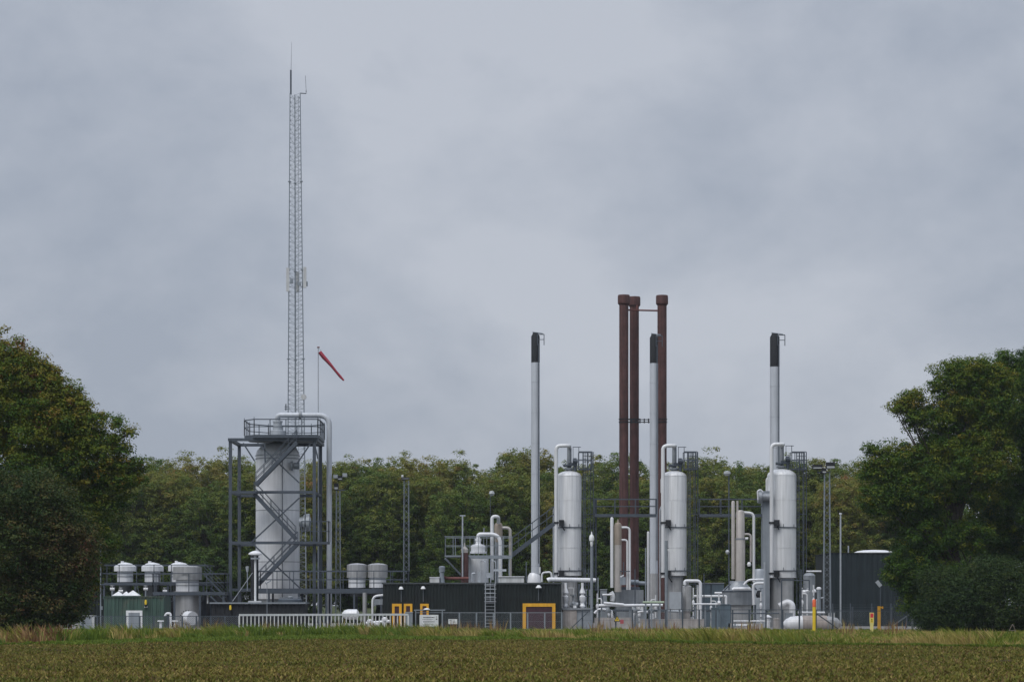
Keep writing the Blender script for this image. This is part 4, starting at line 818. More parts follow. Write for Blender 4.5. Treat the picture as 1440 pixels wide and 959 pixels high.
# ------------------------------------------------------------------ vessels and pipework between the columns
def vert(name, lab, cat, x, w, yt, yb, Y, mt, n=20, dome=True, grp=None):
    r = s(w/2, Y); cx = wx(x, Y); pr = [(r, max(0, wz(yb, Y))), (r, wz(yt+2, Y))]+([(r*.75, wz(yt+.6, Y)), (.05, wz(yt, Y))] if dome else [(r, wz(yt, Y))])
    o = MB().lathe(cx, Y, pr, n).build(name, mt); tag(o, lab, cat, grp); return o
vert('vent_pipe', 'plain grey pipe left of the tan topped vessel and the brown chimneys', 'pipe', 860.5, 4.6, 727, 826, 226, 'clad')
t = thing('slim_vessel', 'slim tan topped vessel before the brown chimneys', 'vessel', (wx(869, 226), 226, 0)); cx = wx(869, 226)
MB().lathe(cx, 226, [(s(5.2, 226), wz(766, 226)), (s(5.2, 226), wz(738, 226)), (s(4, 226), wz(735.5, 226)), (.1, wz(734.5, 226)), (.06, wz(730, 226))], 24).build('upper_shell', 'tan', t); MB().lathe(cx, 226, [(s(5, 226), wz(832, 226)), (s(5, 226), wz(766, 226))], 24).build('lower_shell', 'tanlite', t)
t = MB().tube([p(874, 741.5, 226), p(885.5, 741.5, 226), p(885.5, 829, 226)], s(1.7, 226), 12, .4).build('side_pipe', 'clad'); tag(t, 'pale bent pipe falling right of the tan topped vessel', 'pipe')
t = MB().tube([p(874, 759, 226), p(882, 759, 226), p(882, 829, 226)], s(1.4, 226), 12, .4).build('side_pipe', 'clad'); tag(t, 'shorter bent pipe inside the taller one by the tan topped vessel', 'pipe')
m = MB(); m.beam(p(872, 803, 225.6), p(886, 803, 225.6), .09); m.beam(p(877, 790, 225.6), p(877, 812, 225.6), .09); m.build('x', 'frame'); o = bpy.data.objects['x']; o.name = 'pipe_support'; tag(o, 'dark cross shaped pipe support low on the bent pipes', 'support')
t = thing('equipment_skid', 'large grey equipment box under the tan topped vessel', 'equipment', (wx(886, 227), 227, 0)); MB().pbox(867, 905, 829, 905, 227, 3).build('casing', 'steeld', t); MB().pbox(869, 900, 825, 829, 227.3, 2).build('lid', 'frame', t)
MB().cyl(p(886, 818.5, 228), p(898, 818.5, 228), .25, n=16).cyl(p(898, 819.5, 228), p(909, 820, 228), .19, n=14).build('silencer', 'galv', t)
t = thing('motor_unit', 'small pale motor unit beside the grey equipment box', 'motor', (wx(861, 224), 224, 0)); MB().tube([p(859, 832, 224), p(862, 837, 224), p(861, 845, 224)], s(3.4, 224), 14, .3).build('housing', 'clad', t); MB().pbox(846, 857, 835, 837.3, 224, .6).pbox(846, 848, 837, 850, 224, .2).build('bracket', 'frame', t); MB().tube([p(847, 836, 223.6), p(860, 836, 223.6)], .1, 10).build('feed_pipe', 'cladw', t)
t = thing('valve_box', 'small grey tilted box on the slim vessel foot', 'box', p(876, 822, 225)); MB().pbox(872, 880, 811, 822, 224.6, .5).build('casing', 'grey', t); MB().beam(p(872, 811, 224.8), p(877, 808.5, 224.8), .12).build('cover', 'white', t)
vert('vent_pipe', 'thin pale pipe just left of the middle grey stack', 'pipe', 911.5, 3.4, 747, 845, 240, 'clad')
t = thing('gas_manifold', 'white horizontal manifold pipe behind the fence left of the middle column', 'pipe', (wx(880, 213), 213, 0))
MB().tube([p(842, 851, 213), p(932, 850.5, 213)], s(1.9, 213), 14).build('main_pipe', 'cladw', t); 
for x in (846, 866, 886, 906, 926): MB().beam((wx(x, 213), 213.2, 0), (wx(x, 213), 213.2, wz(853, 213)), .14).build('pipe_stand', 'galv', t)
MB().tube([p(849, 847.5, 212.6), p(877, 850, 212.6)], .13, 10).build('branch_pipe', 'cladw', t)
m = MB()
for x in (855, 892, 915): m.lathe(wx(x, 213), 212.7, [(.25, wz(862, 213)), (.3, wz(858, 213)), (.12, wz(855, 213)), (.12, wz(852, 213))], 14)
m.build('valve', 'steeld', t)
t = MB().tube([p(904, 846.5, 211), p(934, 846.5, 211)], s(1.5, 211), 12).build('green_rail_pipe', mat('pale green paint', (.34, .42, .30), .6)); tag(t, 'pale green horizontal pipe just left of the camera post', 'pipe')
for x, lab in ((908, 'leg left under the pale green pipe'), (916, 'middle leg under the pale green pipe'), (928, 'right leg under the pale green pipe')):
    tag(MB().beam((wx(x, 211), 211, 0), (wx(x, 211), 211, wz(848, 211)), .14).build('pipe_stand', 'galv'), 'grey '+lab, 'stand', 'stands of the pale green pipe')
t = thing('control_cabinet', 'pale grey square cabinet at the foot of the middle column', 'cabinet', (wx(950, 214), 214, 0)); MB().pbox(941.5, 958, 832, 856, 214, .6).build('body', 'galvl', t); MB().pbox(958.2, 959.6, 833, 857, 214, .5).build('door_edge', 'frame', t)
for x in (943, 956): MB().beam((wx(x, 214), 214.3, 0), (wx(x, 214), 214.3, wz(856, 214)), .12).build('leg', 'steeld', t)
t = thing('filter_vessel', 'bright steel filter drum with a white pipe on top right of the cabinet', 'vessel', (wx(966, 215), 215, 0)); cx = wx(966, 215)
MB().lathe(cx, 215, [(s(6.6, 215), wz(859, 215)), (s(6.6, 215), wz(824, 215)), (s(3, 215), wz(822.5, 215)), (s(3, 215), wz(818, 215))], 28).build('shell', 'steel', t)
MB().tube([p(963, 822, 214.6), p(963, 816.5, 214.6), p(985, 816.5, 214.6), p(985, 888, 214.6)], s(2.3, 215), 14, .35).build('outlet_pipe', 'cladw', t); MB().lathe(cx, 215, [(s(5, 215), 0), (s(5, 215), wz(859, 215))], 16).build('foot', 'conc', t)
t = MB().tube([(wx(981, 215), 215, 0), p(981, 822, 215)], s(1.4, 215), 10).build('riser_pipe', 'clad'); tag(t, 'thin riser pipe just left of the white outlet pipe', 'pipe')
t = thing('equipment_cabin', 'blue grey flat cabin behind the pipes right of the middle column', 'cabin', (wx(1003, 236), 236, 0)); MB().pbox(988, 1018, 820.5, 905, 236, 3).build('body', 'bgrey', t); MB().pbox(987.5, 1018.5, 819, 820.5, 235.9, 3.2).build('roof', 'steeld', t); MB().pbox(999.5, 1000.5, 822, 880, 235.95, .05).build('door_gap', 'black', t)
# column 1 foot: concrete box, valves
t = thing('foundation_box', 'pale concrete box under the valves of the first column', 'foundation', (wx(811, 216), 216, 0)); MB().pbox(791.5, 811, 857, 900, 216, 4).build('left_panel', 'conc', t); MB().pbox(811.3, 830, 857, 900, 216.1, 4).build('right_panel', 'grey', t); MB().pbox(790.5, 831, 854.5, 857, 215.9, 4.2).build('capping', 'steeld', t)
t = thing('valve_pair', 'pair of white bulbous valves left and right of the first column foot', 'valve', p(795, 855, 217))
for x in (795.5, 819): 
    MB().lathe(wx(x, 217), 217, [(.16, wz(855, 217)), (.26, wz(852, 217)), (.14, wz(848, 217)), (.28, wz(843, 217)), (.28, wz(838.5, 217)), (.12, wz(836, 217)), (.27, wz(833.5, 217)), (.2, wz(830, 217)), (.12, wz(826, 217)), (.12, wz(819, 217))], 18).build('valve_body', 'cladw', t)
t = thing('control_valve', 'dark cluttered control valve between the two white valves', 'valve', p(806, 855, 216.8)); MB().cyl(p(801, 850, 216.8), p(813, 850, 216.8), .22, n=14).lathe(wx(806, 216.8), 216.8, [(.1, wz(855, 217)), (.3, wz(848, 217)), (.1, wz(845, 217)), (.08, wz(838, 217)), (.3, wz(837, 217)), (.3, wz(835.5, 217))], 16).build('body', 'steeld', t); MB().tube([p(799, 826.5, 216.6), p(806.5, 826.5, 216.6), p(806.5, 836, 216.6)], .04, 6, .1).build('sensing_line', 'offw', t); MB().box(*(lambda q: (q.x, q.x+.28, q.y-.3, q.y, q.z, q.z+.25))(p(806, 855, 216.6))).build('tag_box', 'white', t)
t = MB().beam((wx(814.5, 217), 217.5, wz(855, 217)), (wx(814.5, 217), 217.5, wz(820, 217)), .16).build('dark_post', 'frame'); tag(t, 'dark upright post behind the right white valve', 'post')
m = MB()
for x in (823, 827.5): m.beam((wx(x, 220), 220, 0), (wx(x, 220), 220, wz(800, 220)), .08)
for y in (806, 822, 828, 838): m.beam(p(821, y, 220), p(834, y, 220), .08)
t = m.build('pipe_rack', 'frame'); tag(t, 'slim dark pipe rack right of the first column foot', 'rack')
# pots between middle and right column
Y = 226
vert('vent_pipe', 'warm grey pipe left of the pair of slim pale vessels', 'pipe', 1031, 5.2, 704, 814, Y, 'tanlite')
t = thing('slim_vessel', 'slim warm grey vessel left of the widest column', 'vessel', (wx(1041, Y), Y, 0)); cx = wx(1041, Y)
MB().lathe(cx, Y, [(s(6.8, Y), wz(818, Y)), (s(6.8, Y), wz(758, Y)), (s(6.1, Y), wz(756, Y)), (s(6.1, Y), wz(720, Y)), (s(5, Y), wz(718, Y)), (.1, wz(717, Y))], 26).build('shell', 'tanlite', t); MB().lathe(cx, Y, [(s(7, Y), wz(759, Y)), (s(7, Y), wz(756.5, Y))], 26).build('flange', 'steeld', t)
MB().tube([p(1037, 719, Y), p(1037, 705.5, Y), p(1036.5, 704, Y)], s(1.6, Y), 12, .2).build('stub_pipe', 'tanlite', t)
MB().tube([p(1046, 720.5, Y), p(1060, 721.5, Y), p(1060, 818, Y)], s(2, Y), 12, .5).build('side_pipe', 'clad', t); MB().tube([p(1046, 751, Y), p(1056, 751, Y), p(1056, 790, Y)], s(1.7, Y), 12, .5).build('lower_side_pipe', 'tanlite', t)
m = MB(); m.tube([p(1048, 757, Y-.4), p(1052, 757, Y-.4)], .12, 8); m.lathe(wx(1053, Y), Y-.3, [(.15, wz(796, Y)), (.2, wz(793, Y)), (.1, wz(790, Y))], 10); m.build('instrument', 'white', t)
t = thing('separator_tank', 'squat grey steel tank with conical shoulders below the slim vessel', 'tank', (wx(1039, 222), 223, 0)); cx = wx(1039, 222)
MB().lathe(cx, 223, [(s(22, 222), wz(851, 222)), (s(23, 222), wz(850, 222)), (s(23, 222), wz(831, 222)), (s(13, 222), wz(821, 222)), (s(12, 222), wz(817, 222)), (s(10, 222), wz(816.5, 222))], 40).build('shell', 'steeld', t)
MB().lathe(cx, 223, [(s(23.6, 222), wz(832, 222)), (s(23.6, 222), wz(830, 222))], 40).build('rim', 'frame', t); MB().lathe(cx, 223, [(s(19, 222), 0), (s(19, 222), wz(851, 222))], 30).build('lower_shell', 'steel', t)
m = MB()
for x in (1019, 1064): m.beam(p(x, 829, 221), p(x+(8 if x < 1030 else -8), 821, 221.6), .1)
for x in (1027, 1062): m.beam((wx(x, 220.8), 220.8, 0), p(x, 850, 220.8), .16)
m.build('support', 'frame', t)
MB().tube([p(1030, 829, 221), p(1032, 827.5, 221), p(1055, 827.5, 221)], .15, 10).build('ring_pipe', 'cladw', t)
t = MB().tube([p(1046, 822, 220.6), p(1052, 815, 220.6), p(1074, 814.5, 220.6)], s(1.5, 221), 12, .3).build('transfer_pipe', 'cladw'); tag(t, 'upper white pipe running from the squat tank to the right column', 'pipe')
t = MB().tube([p(1060, 850, 220.6), p(1059, 820, 220.6), p(1074, 819.5, 220.6)], s(1.9, 221), 12, .4).build('transfer_pipe', 'cladw'); tag(t, 'lower white pipe bending down beside the squat tank', 'pipe')
t = thing('small_tank', 'low white topped tank between the slim vessel and the right column', 'tank', (wx(1068, 230), 230, 0)); MB().lathe(wx(1068, 230), 230, [(s(9, 230), 0), (s(9, 230), wz(803, 230)), (s(7, 230), wz(800, 230)), (.1, wz(799.5, 230))], 24).build('shell', 'galvl', t); MB().lathe(wx(1066, 229), 228.3, [(.14, wz(830, 229)), (.3, wz(836, 229)), (.2, wz(840, 229))][::-1], 14).build('valve', 'black', t)
t = thing('low_manifold', 'low pair of white pipes behind the fence left of the right column', 'pipe', (wx(1055, 210), 210, 0))
MB().tube([p(1029, 873, 210), p(1084, 873, 210)], s(1.3, 210), 12).build('upper_pipe', 'cladw', t); MB().tube([p(1030, 879, 211), p(1058, 879, 211)], s(1.7, 210), 12).build('lower_pipe', 'cladw', t)
for x in (1034, 1056, 1078): MB().beam((wx(x, 210), 210.2, 0), (wx(x, 210), 210.2, wz(874, 210)), .12).build('pipe_stand', 'galv', t)
t = thing('side_manifold', 'white horizontal pipe with risers between the middle column and the squat tank', 'pipe', (wx(995, 212), 212, 0))
MB().tube([p(975, 849, 212), p(1014, 849, 212)], s(1.2, 212), 12).build('main_pipe', 'cladw', t); MB().tube([p(1011, 849, 212), p(1011, 833, 212)], s(1.0, 212), 10).tube([p(1005, 833.5, 212), p(1015, 833.5, 212)], .1, 10).tube([p(1009, 847.5, 211.9), p(1013, 847.5, 211.9)], .18, 10).build('riser', 'cladw', t)
for x in (978, 992, 1008): MB().beam((wx(x, 212), 212.2, 0), (wx(x, 212), 212.2, wz(850, 212)), .13).build('pipe_stand', 'galv', t)
t = thing('concrete_plinth', 'round concrete plinth with pale cap at the foot of the right column', 'plinth', (wx(1092, 209), 209, 0)); MB().lathe(wx(1092, 209), 209, [(s(4.6, 209), 0), (s(4.6, 209), wz(869, 209)), (.1, wz(868.5, 209))], 20).build('drum', 'conc', t)
t = thing('mushroom_vent', 'small pale conical vent left of the concrete plinth', 'vent', (wx(1080, 210), 210, 0)); MB().lathe(wx(1080, 210), 210, [(.2, 0), (.2, wz(868, 210)), (.33, wz(867.5, 210)), (.06, wz(864, 210))], 18).build('cap', 'cladw', t)
for x, w_, yt, Y_, lab in ((1006, 9, 855, 209, 'blue grey upright box behind the fence below the riser'), (1020, 14, 850, 213, 'taller blue grey box under the squat tank')):
    tag(MB().pbox(x-w_/2, x+w_/2, yt, 900, Y_, 1).pbox(x-w_/2-.5, x+w_/2+.5, yt-1, yt, Y_-.05, 1.1).build('utility_box', 'bgrey'), lab, 'box')
# pale low concrete walls behind fence
t = MB().pbox(836, 888, 868, 900, 209, .3).build('low_wall', 'conc'); tag(t, 'pale low concrete wall behind the yellow warning sign', 'wall')
t = MB().pbox(900, 990, 870, 900, 211.5, .3).build('low_wall', 'conc'); tag(t, 'pinkish low concrete wall behind the fence under the middle column', 'wall')
t = MB().pbox(1024, 1074, 876, 900, 213, .3).build('low_wall', 'conc'); tag(t, 'low concrete wall under the low white pipes', 'wall')
# column 3 surroundings
m = MB(); m.beam(p(1099, 815.5, 214), p(1138, 815.5, 214), .1); m.beam((wx(1099, 214), 214, 0), p(1099, 815.5, 214), .12); m.beam((wx(1138, 214), 214, wz(830, 214)), p(1138, 815.5, 214), .1); m.beam(p(1126, 828, 214), p(1138, 828, 214), .08); m.beam((wx(1126.5, 214), 214, wz(880, 214)), p(1126.5, 800, 214), .12)
t = m.build('pipe_portal', 'frame'); tag(t, 'tall dark rectangular pipe frame before the right column foot', 'frame')
t = thing('side_tank', 'grey upright tank right of the right column foot', 'tank', (wx(1138, 226), 226, 0)); MB().lathe(wx(1138, 226), 226, [(s(8.5, 226), 0), (s(8.5, 226), wz(809, 226)), (s(6, 226), wz(806, 226)), (.1, wz(805, 226))], 24).build('shell', 'steeld', t); MB().tube([p(1134, 803, 225), p(1155, 803, 225)], s(1.2, 225), 10).build('top_pipe', 'cladw', t)
m = MB(); 
for x, y in ((1131, 832), (1136, 830), (1145, 831)): m.lathe(wx(x, 224), 224, [(.18, wz(y+2, 224)), (.22, wz(y, 224)), (.1, wz(y-3, 224))], 12)
m.build('valve', 'cladw', t)
t = thing('capped_post', 'stout grey post with a white cap left of the floodlight mast foot', 'vent', (wx(1151.5, 218), 218, 0)); MB().lathe(wx(1151.5, 218), 218, [(s(2.8, 218), 0), (s(2.8, 218), wz(828, 218))], 16).build('post', 'galv', t); MB().lathe(wx(1151.5, 218), 218, [(s(3.5, 218), wz(828.5, 218)), (s(3.5, 218), wz(826.5, 218)), (.1, wz(825, 218))], 16).build('cap', 'white', t)
t = thing('horizontal_tank', 'white rounded horizontal tank low behind the right fence', 'tank', (wx(1140, 208), 208, 0)); r_ = .78; zc = .5; pr = []
A, B = wx(1100, 208), wx(1184, 208); xs = [(A, .03), (A+.25, .36), (A+.7, .62), (A+1.3, .68)]
def lathex(prof, cy, cz, n=28):
    vs = []; 
    for x, r in prof:
        for k in range(n): a = 2*math.pi*k/n; vs.append((x, cy+r*math.cos(a), cz+r*math.sin(a)))
    m_ = len(prof); return MB().add(vs, [(i*n+k, (i+1)*n+k, (i+1)*n+(k+1) % n, i*n+(k+1) % n) for i in range(m_-1) for k in range(n)])
lathex(xs+[(wx(1128, 208), .7)], 208, zc).build('left_shell', 'cladw', t); lathex([(wx(1128, 208), .72), (wx(1162, 208), .72)], 208, zc).build('middle_band', mat('stained tan cladding', (.36, .31, .28), .6, .1, .15, 1.5, .2), t); lathex([(wx(1162, 208), .7), (B-1.0, .64), (B-.4, .5), (B, .05)], 208, zc).build('right_shell', 'steel', t)
MB().pbox(1112, 1116, 876, 900, 207.6, .8).build('saddle', 'conc', t); MB().pbox(1168, 1172, 876, 900, 207.6, .8).build('saddle', 'conc', t)
# dark tank house
Y = 242
t = thing('tank_house', 'large dark tank house behind the right end of the fence', 'building', (wx(1220, Y), Y, 0)); zt = wz(778, Y)
MB().corr(wx(1168, Y), wx(1300, Y), Y, 0, zt, .5, .06).build('front_wall', mat('dark slate sheet', (.014, .024, .028), .9, 0, .12, .6, .2), t); MB().box(wx(1168, Y), wx(1300, Y), Y+.07, Y+12, 0, zt-.02).build('body', 'greend', t); MB().box(wx(1167, Y), wx(1301, Y), Y-.1, Y+12.1, zt, zt+.08).build('roof', 'greend', t)
t = thing('roof_dome', 'long shallow white skylight dome on the dark tank house roof', 'skylight', (wx(1232, 244), 244, zt+.08)); q = p(1232, 777, 244)
prof = [(2.0, zt+.08), (2.0, zt+.18), (1.7, zt+.3), (1.1, zt+.4), (.1, zt+.44)]; MB().lathe(q.x, 245.5, prof, 36).build('dome', 'white', t); 
t = MB().cyl(p(1193, 779, 244), p(1193, 767, 244), .07).build('roof_pipe', 'galvl'); tag(t, 'tiny pale vent pipe on the left of the tank house roof', 'vent')

# ------------------------------------------------------------------ fences
def fence(lab, x0, x1, Y, ytop, n, z=0, barbs=0, mt='frame', meshed=True):
    t = thing('wire_fence', lab, 'fence', (wx((x0+x1)/2, Y), Y, 0)); a, b = wx(x0, Y), wx(x1, Y); zt = wz(ytop, Y)
    for i in range(n+1): x = a+(b-a)*i/n; MB().beam((x, Y, 0), (x, Y, zt+(.35 if barbs else .03)), .12).build('post', mt, t)
    m = MB(); m.beam((a, Y-.02, zt), (b, Y-.02, zt), .055); m.beam((a, Y-.02, zt*.5), (b, Y-.02, zt*.5), .012)
    m.build('rail_wire', mt, t)
    if meshed:
        m = MB(); st = .16; x = a-zt
        while x < b:
            for sgn in (0, 1):
                xa, xb = (x, x+zt) if sgn == 0 else (x+zt, x); za, zb = 0., zt
                def clip(xa, za, xb, zb):
                    pa, pb = (xa, za), (xb, zb)
                    if pa[0] > pb[0]: pa, pb = pb, pa
                    if pb[0] <= a or pa[0] >= b: return None
                    k = (pb[1]-pa[1])/(pb[0]-pa[0])
                    if pa[0] < a: pa = (a, pa[1]+k*(a-pa[0]))
                    if pb[0] > b: pb = (b, pb[1]-k*(pb[0]-b))
                    return pa, pb
                c = clip(xa, za, xb, zb)
                if c and abs(c[1][0]-c[0][0]) > .05: m.beam((c[0][0], Y-.03, c[0][1]), (c[1][0], Y-.03, c[1][1]), .007)
            x += st
        m.build('wire_mesh', 'galv', t)
    if barbs:
        m = MB()
        for k in range(barbs): m.beam((a, Y, zt+.12+.14*k), (b, Y, zt+.12+.14*k), .012)
        m.build('top_wire', mt, t)
    return t
fence('grey mesh fence before the green cabin at far left', 97, 336, 203, 866, 12)
fence('thin wire fence before the dark green building', 622, 790, 202, 861, 7, mt='galv')
fence('grey mesh fence running along the pipework to the corner post', 819, 1171, 200, 857, 15, barbs=0)
t = fence('taller mesh fence with barbed strands at the far right', 1171, 1283, 199, 858.5, 4, barbs=2)
MB().beam((wx(1283, 199), 199, 0), p(1283, 845, 199), .15).build('corner_post', 'galv', t); MB().beam(p(1282, 861, 198.9), p(1236, 893, 198.9), .1).build('corner_brace', 'galv', t); MB().beam(p(1146, 861, 198.9), p(1192, 893, 198.9), .09).build('dark_brace', 'frame', t)
MB().beam(p(827, 860, 199.9), p(800, 886, 199.9), .08).build('brace', 'frame', t)
t = thing('inner_fence', 'second row of fence posts with wires behind the far right fence', 'fence', (wx(1210, 222), 222, 0))
for x in (1171, 1196, 1226, 1253, 1275): MB().beam((wx(x, 222), 222, 0), p(x, 848, 222), .09).build('post', 'frame', t)
m = MB()
for y in (850, 853, 857): m.beam(p(1140, y, 222), p(1280, y, 222), .015)
m.build('wires', 'frame', t)

# ------------------------------------------------------------------ signs and marker posts
Y = 199.3
t = thing('site_sign', 'white information sign with dark print in a grey frame', 'sign', (wx(603, Y), Y, 0)); 
MB().pbox(590, 616.5, 864, 881, Y, .05).build('board', 'white', t)
m = MB(); a, b, zt = wx(584.5, Y), wx(625.5, Y), wz(857.5, Y)
for x in (a, wx(622, Y)): m.beam((x, Y+.1, 0), (x, Y+.1, zt), .08)
m.beam((wx(582, Y), Y+.1, zt), (wx(626, Y), Y+.1, zt), .1); m.beam((a, Y+.1, wz(861, Y)), (b, Y+.1, wz(861, Y)), .05); m.build('frame', 'galv', t)
m = MB(); rd = random.Random(3)
for y, x0, x1, hh in ((868.3, 595, 611, .07), (871, 594, 609, .035), (874.3, 595, 611, .06), (877.2, 597, 610, .035), (867.5, 613, 614.5, .06), (871, 613, 614.8, .1)):
    x = x0
    while x < x1: w_ = rd.uniform(.8, 2.2); z = wz(y, Y); m.box(wx(x, Y), wx(min(x+w_, x1), Y), Y-.012, Y-.001, z, z+hh); x += w_+.45
m.build('lettering', 'ink', t)
t = thing('frame_lamp', 'round white lamp cap on top of the sign frame', 'lamp', p(600, 858, Y)); MB().lathe(wx(600, Y), Y+.1, [(.28, wz(856.8, Y)), (.25, wz(855.6, Y)), (.05, wz(854.6, Y))], 18).build('cap', 'white', t)
t = thing('small_sign', 'small white plate right of the site sign, low in the grass', 'sign', (wx(636, 199), 199, 0)); MB().pbox(630.5, 643, 870, 877, 199, .04).build('board', 'white', t); MB().beam((wx(637, 199.1), 199.1, 0), p(637, 875, 199.1), .06).build('post', 'galv', t)
m = MB(); m.pbox(632, 635, 871.5, 872.6, 198.98, .015); m.pbox(638, 640.5, 873.5, 874.5, 198.98, .015); m.build('lettering', 'steeld', t)
Y = 199.8
t = thing('warning_sign', 'yellow triangular high voltage warning sign on the fence', 'sign', p(868, 874, Y)); cx, zb, zt_ = wx(867.8, Y), wz(873.6, Y), wz(865, Y); hw = s(4.6, Y)
MB().add([(cx-hw, Y, zb), (cx+hw, Y, zb), (cx, Y, zt_), (cx-hw, Y+.03, zb), (cx+hw, Y+.03, zb), (cx, Y+.03, zt_)], [(0, 1, 2), (5, 4, 3), (0, 3, 4, 1), (1, 4, 5, 2), (2, 5, 3, 0)]).build('border', 'ink', t, smooth=False)
k = .72; zc = zb+(zt_-zb)*.36
MB().add([(cx-hw*k, Y-.008, zc+(zb-zc)*k), (cx+hw*k, Y-.008, zc+(zb-zc)*k), (cx, Y-.008, zc+(zt_-zc)*k)], [(0, 1, 2)]).build('panel', 'yellow', t, smooth=False)
q = [(.03, .17), (-.07, .0), (-.01, .0), (-.05, -.14), (.07, .04), (.01, .04)]; MB().add([(cx+a, Y-.014, zc+b) for a, b in q], [(0, 1, 2, 5), (2, 3, 4, 5)]).build('lightning_bolt', 'ink', t, smooth=False)
t = MB().pbox(872, 877, 871, 876.5, Y, .03).build('red_notice', mat('faded red', (.4, .08, .1), .6)); tag(t, 'faded red notice right under the yellow warning triangle', 'sign')
Y = 190
t = thing('marker_post', 'tall yellow marker post with an orange red top by the white tank', 'marker', (wx(1145, Y), Y, 0)); cx = wx(1145, Y)
MB().lathe(cx, Y, [(s(2.4, Y), 0), (s(2.5, Y), wz(852.5, Y))], 18).build('post', 'yellow', t); MB().lathe(cx, Y, [(s(2.6, Y), wz(853, Y)), (s(2.6, Y), wz(844, Y)), (s(1.6, Y), wz(842.3, Y)), (.02, wz(842, Y))], 18).build('cap', 'dorange', t)
Y = 180; cx = wx(1226, Y)
t = thing('marker_post', 'flat pale yellow marker post with a red square before the far right fence', 'marker', (cx, Y, 0))
hw = s(3, Y); m = MB(); prof = [(s(2.2, Y), -.0), (s(2.2, Y), wz(880, Y)), (hw, wz(874, Y)), (hw, wz(861, Y))]
vs = []
for r, z in prof: vs += [(cx-r, Y, z), (cx+r, Y, z), (cx+r, Y+.08, z), (cx-r, Y+.08, z)]
m.add(vs, [(i*4+k, i*4+(k+1) % 4, i*4+4+(k+1) % 4, i*4+4+k) for i in range(3) for k in range(4)]+[(12, 13, 14, 15)]); m.build('body', 'pyel', t, smooth=False)
MB().box(cx-hw*.7, cx+hw*.75, Y-.012, Y-.001, wz(868, Y), wz(862, Y)).build('red_square', 'redp', t); MB().box(cx-hw*.6, cx+hw*.6, Y-.012, Y-.001, wz(875, Y), wz(869, Y)).build('yellow_label', 'yellow', t)
m = MB(); m.box(cx-hw*.25, cx+hw*.2, Y-.02, Y-.0125, wz(871.4, Y), wz(869.7, Y)); m.box(cx-hw*.4, cx+hw*.4, Y-.02, Y-.0125, wz(873.2, Y), wz(872.5, Y)); m.build('lettering', 'ink', t)
m = MB(); m.box(wx(1234.4, 204), wx(1238.4, 204), 204, 204.2, 0, wz(852, 204)); t = thing('orange_post', 'square orange post behind the far right fence', 'post', (wx(1236, 204), 204, 0)); m.build('post', 'orange', t)
MB().pbox(1240.2, 1242, 852.3, 855.5, 204, .1).build('side_lug', 'orange', t); MB().pbox(1238.4, 1240.2, 853, 854.5, 204.05, .1).build('arm', 'orange', t)
t = thing('triangle_frame', 'small pale wire triangle low in the shrub at the far right', 'marker', p(1424, 887, 176)); Y = 176; a, b, c = p(1419, 886, Y), p(1428, 886, Y), p(1424, 877, Y)
MB().beam(a, b, .03).beam(b, c, .03).beam(c, a, .03).build('wires', 'tan', t); MB().beam((b.x, Y, 0), b, .03).build('stake', 'tan', t)

# ------------------------------------------------------------------ dark equipment under the left platforms
t = thing('pump_skid', 'pump skid with a black shade sheet behind it under the domed tanks', 'equipment', (wx(250, 231), 231, 0)); MB().pbox(150, 340, 838, 900, 238, .4).build('shade_sheet', 'black', t); MB().cyl(p(300, 862, 231), p(322, 862, 231), .5, n=16).build('pump', 'steeld', t)  # black sheet behind the pump stands in for the shade under the platforms
for x, lab in ((226, 'left one of two flat white hatch lids right of the green cabin'), (246, 'right one of two flat white hatch lids right of the green cabin')):
    t = thing('hatch_cap', lab, 'hatch', (wx(x, 206), 206, 0), 'flat white hatch lids'); MB().lathe(wx(x, 206), 206, [(.12, 0), (.12, wz(873.5, 206)), (.3, wz(873.3, 206)), (.26, wz(872, 206))], 16).build('cap', 'white', t)
t = MB().tube([p(232, 866, 210), p(234, 862, 210), p(240, 862, 210), p(240, 884, 210)], .1, 8, .2).build('bent_pipe', 'cladw'); tag(t, 'small white bent pipe beside the right wall of the green cabin', 'pipe')
t = MB().tube([p(524, 900, 219), p(524, 838, 219), p(540, 836.5, 219)], s(1.7, 219), 12, .5).build('bent_pipe', 'cladw'); tag(t, 'white pipe bending over left of the dark green building', 'pipe')
t = MB().cyl((wx(513, 222), 222, 0), p(513, 833, 222), s(3.2, 222)).build('drain_stub', 'steel'); tag(t, 'short bright steel pipe under the grey capped drums', 'pipe')
t = lathex([(wx(481, 214), .1), (wx(484, 214), .35), (wx(489, 214), .45), (wx(502, 214), .45), (wx(505, 214), .2)], 214, wz(863.5, 214)).build('small_vessel', 'cladw'); tag(t, 'small pale rounded vessel seen over the right part of the gate', 'vessel')
t = thing('valve_cluster', 'cluster of small white valves behind the right end of the gate', 'valve', (wx(535, 214), 214, 0))
m = MB()
for x, y in ((520, 873), (530, 878), (541, 870)): m.lathe(wx(x, 214), 214, [(.1, 0), (.1, wz(y+3, 214)), (.26, wz(y+2, 214)), (.26, wz(y-1, 214)), (.08, wz(y-3, 214))], 14)
m.tube([p(515, 876, 214), p(548, 873, 214)], .14, 10); m.build('bodies', 'cladw', t)
t = MB().pbox(526, 538, 842, 850, 218, 1.5).build('junction_box', 'grey'); tag(t, 'grey box behind the bending pipe left of the dark green building', 'box')
t = thing('gate_post', 'pale grey gate post box at the right end of the white gate', 'post', (wx(576, 198), 198, 0)); MB().pbox(570, 580, 861, 888, 198, .4).build('box', 'grey', t); MB().pbox(569.5, 580.5, 860, 861, 197.95, .5).build('lid', 'galvl', t)

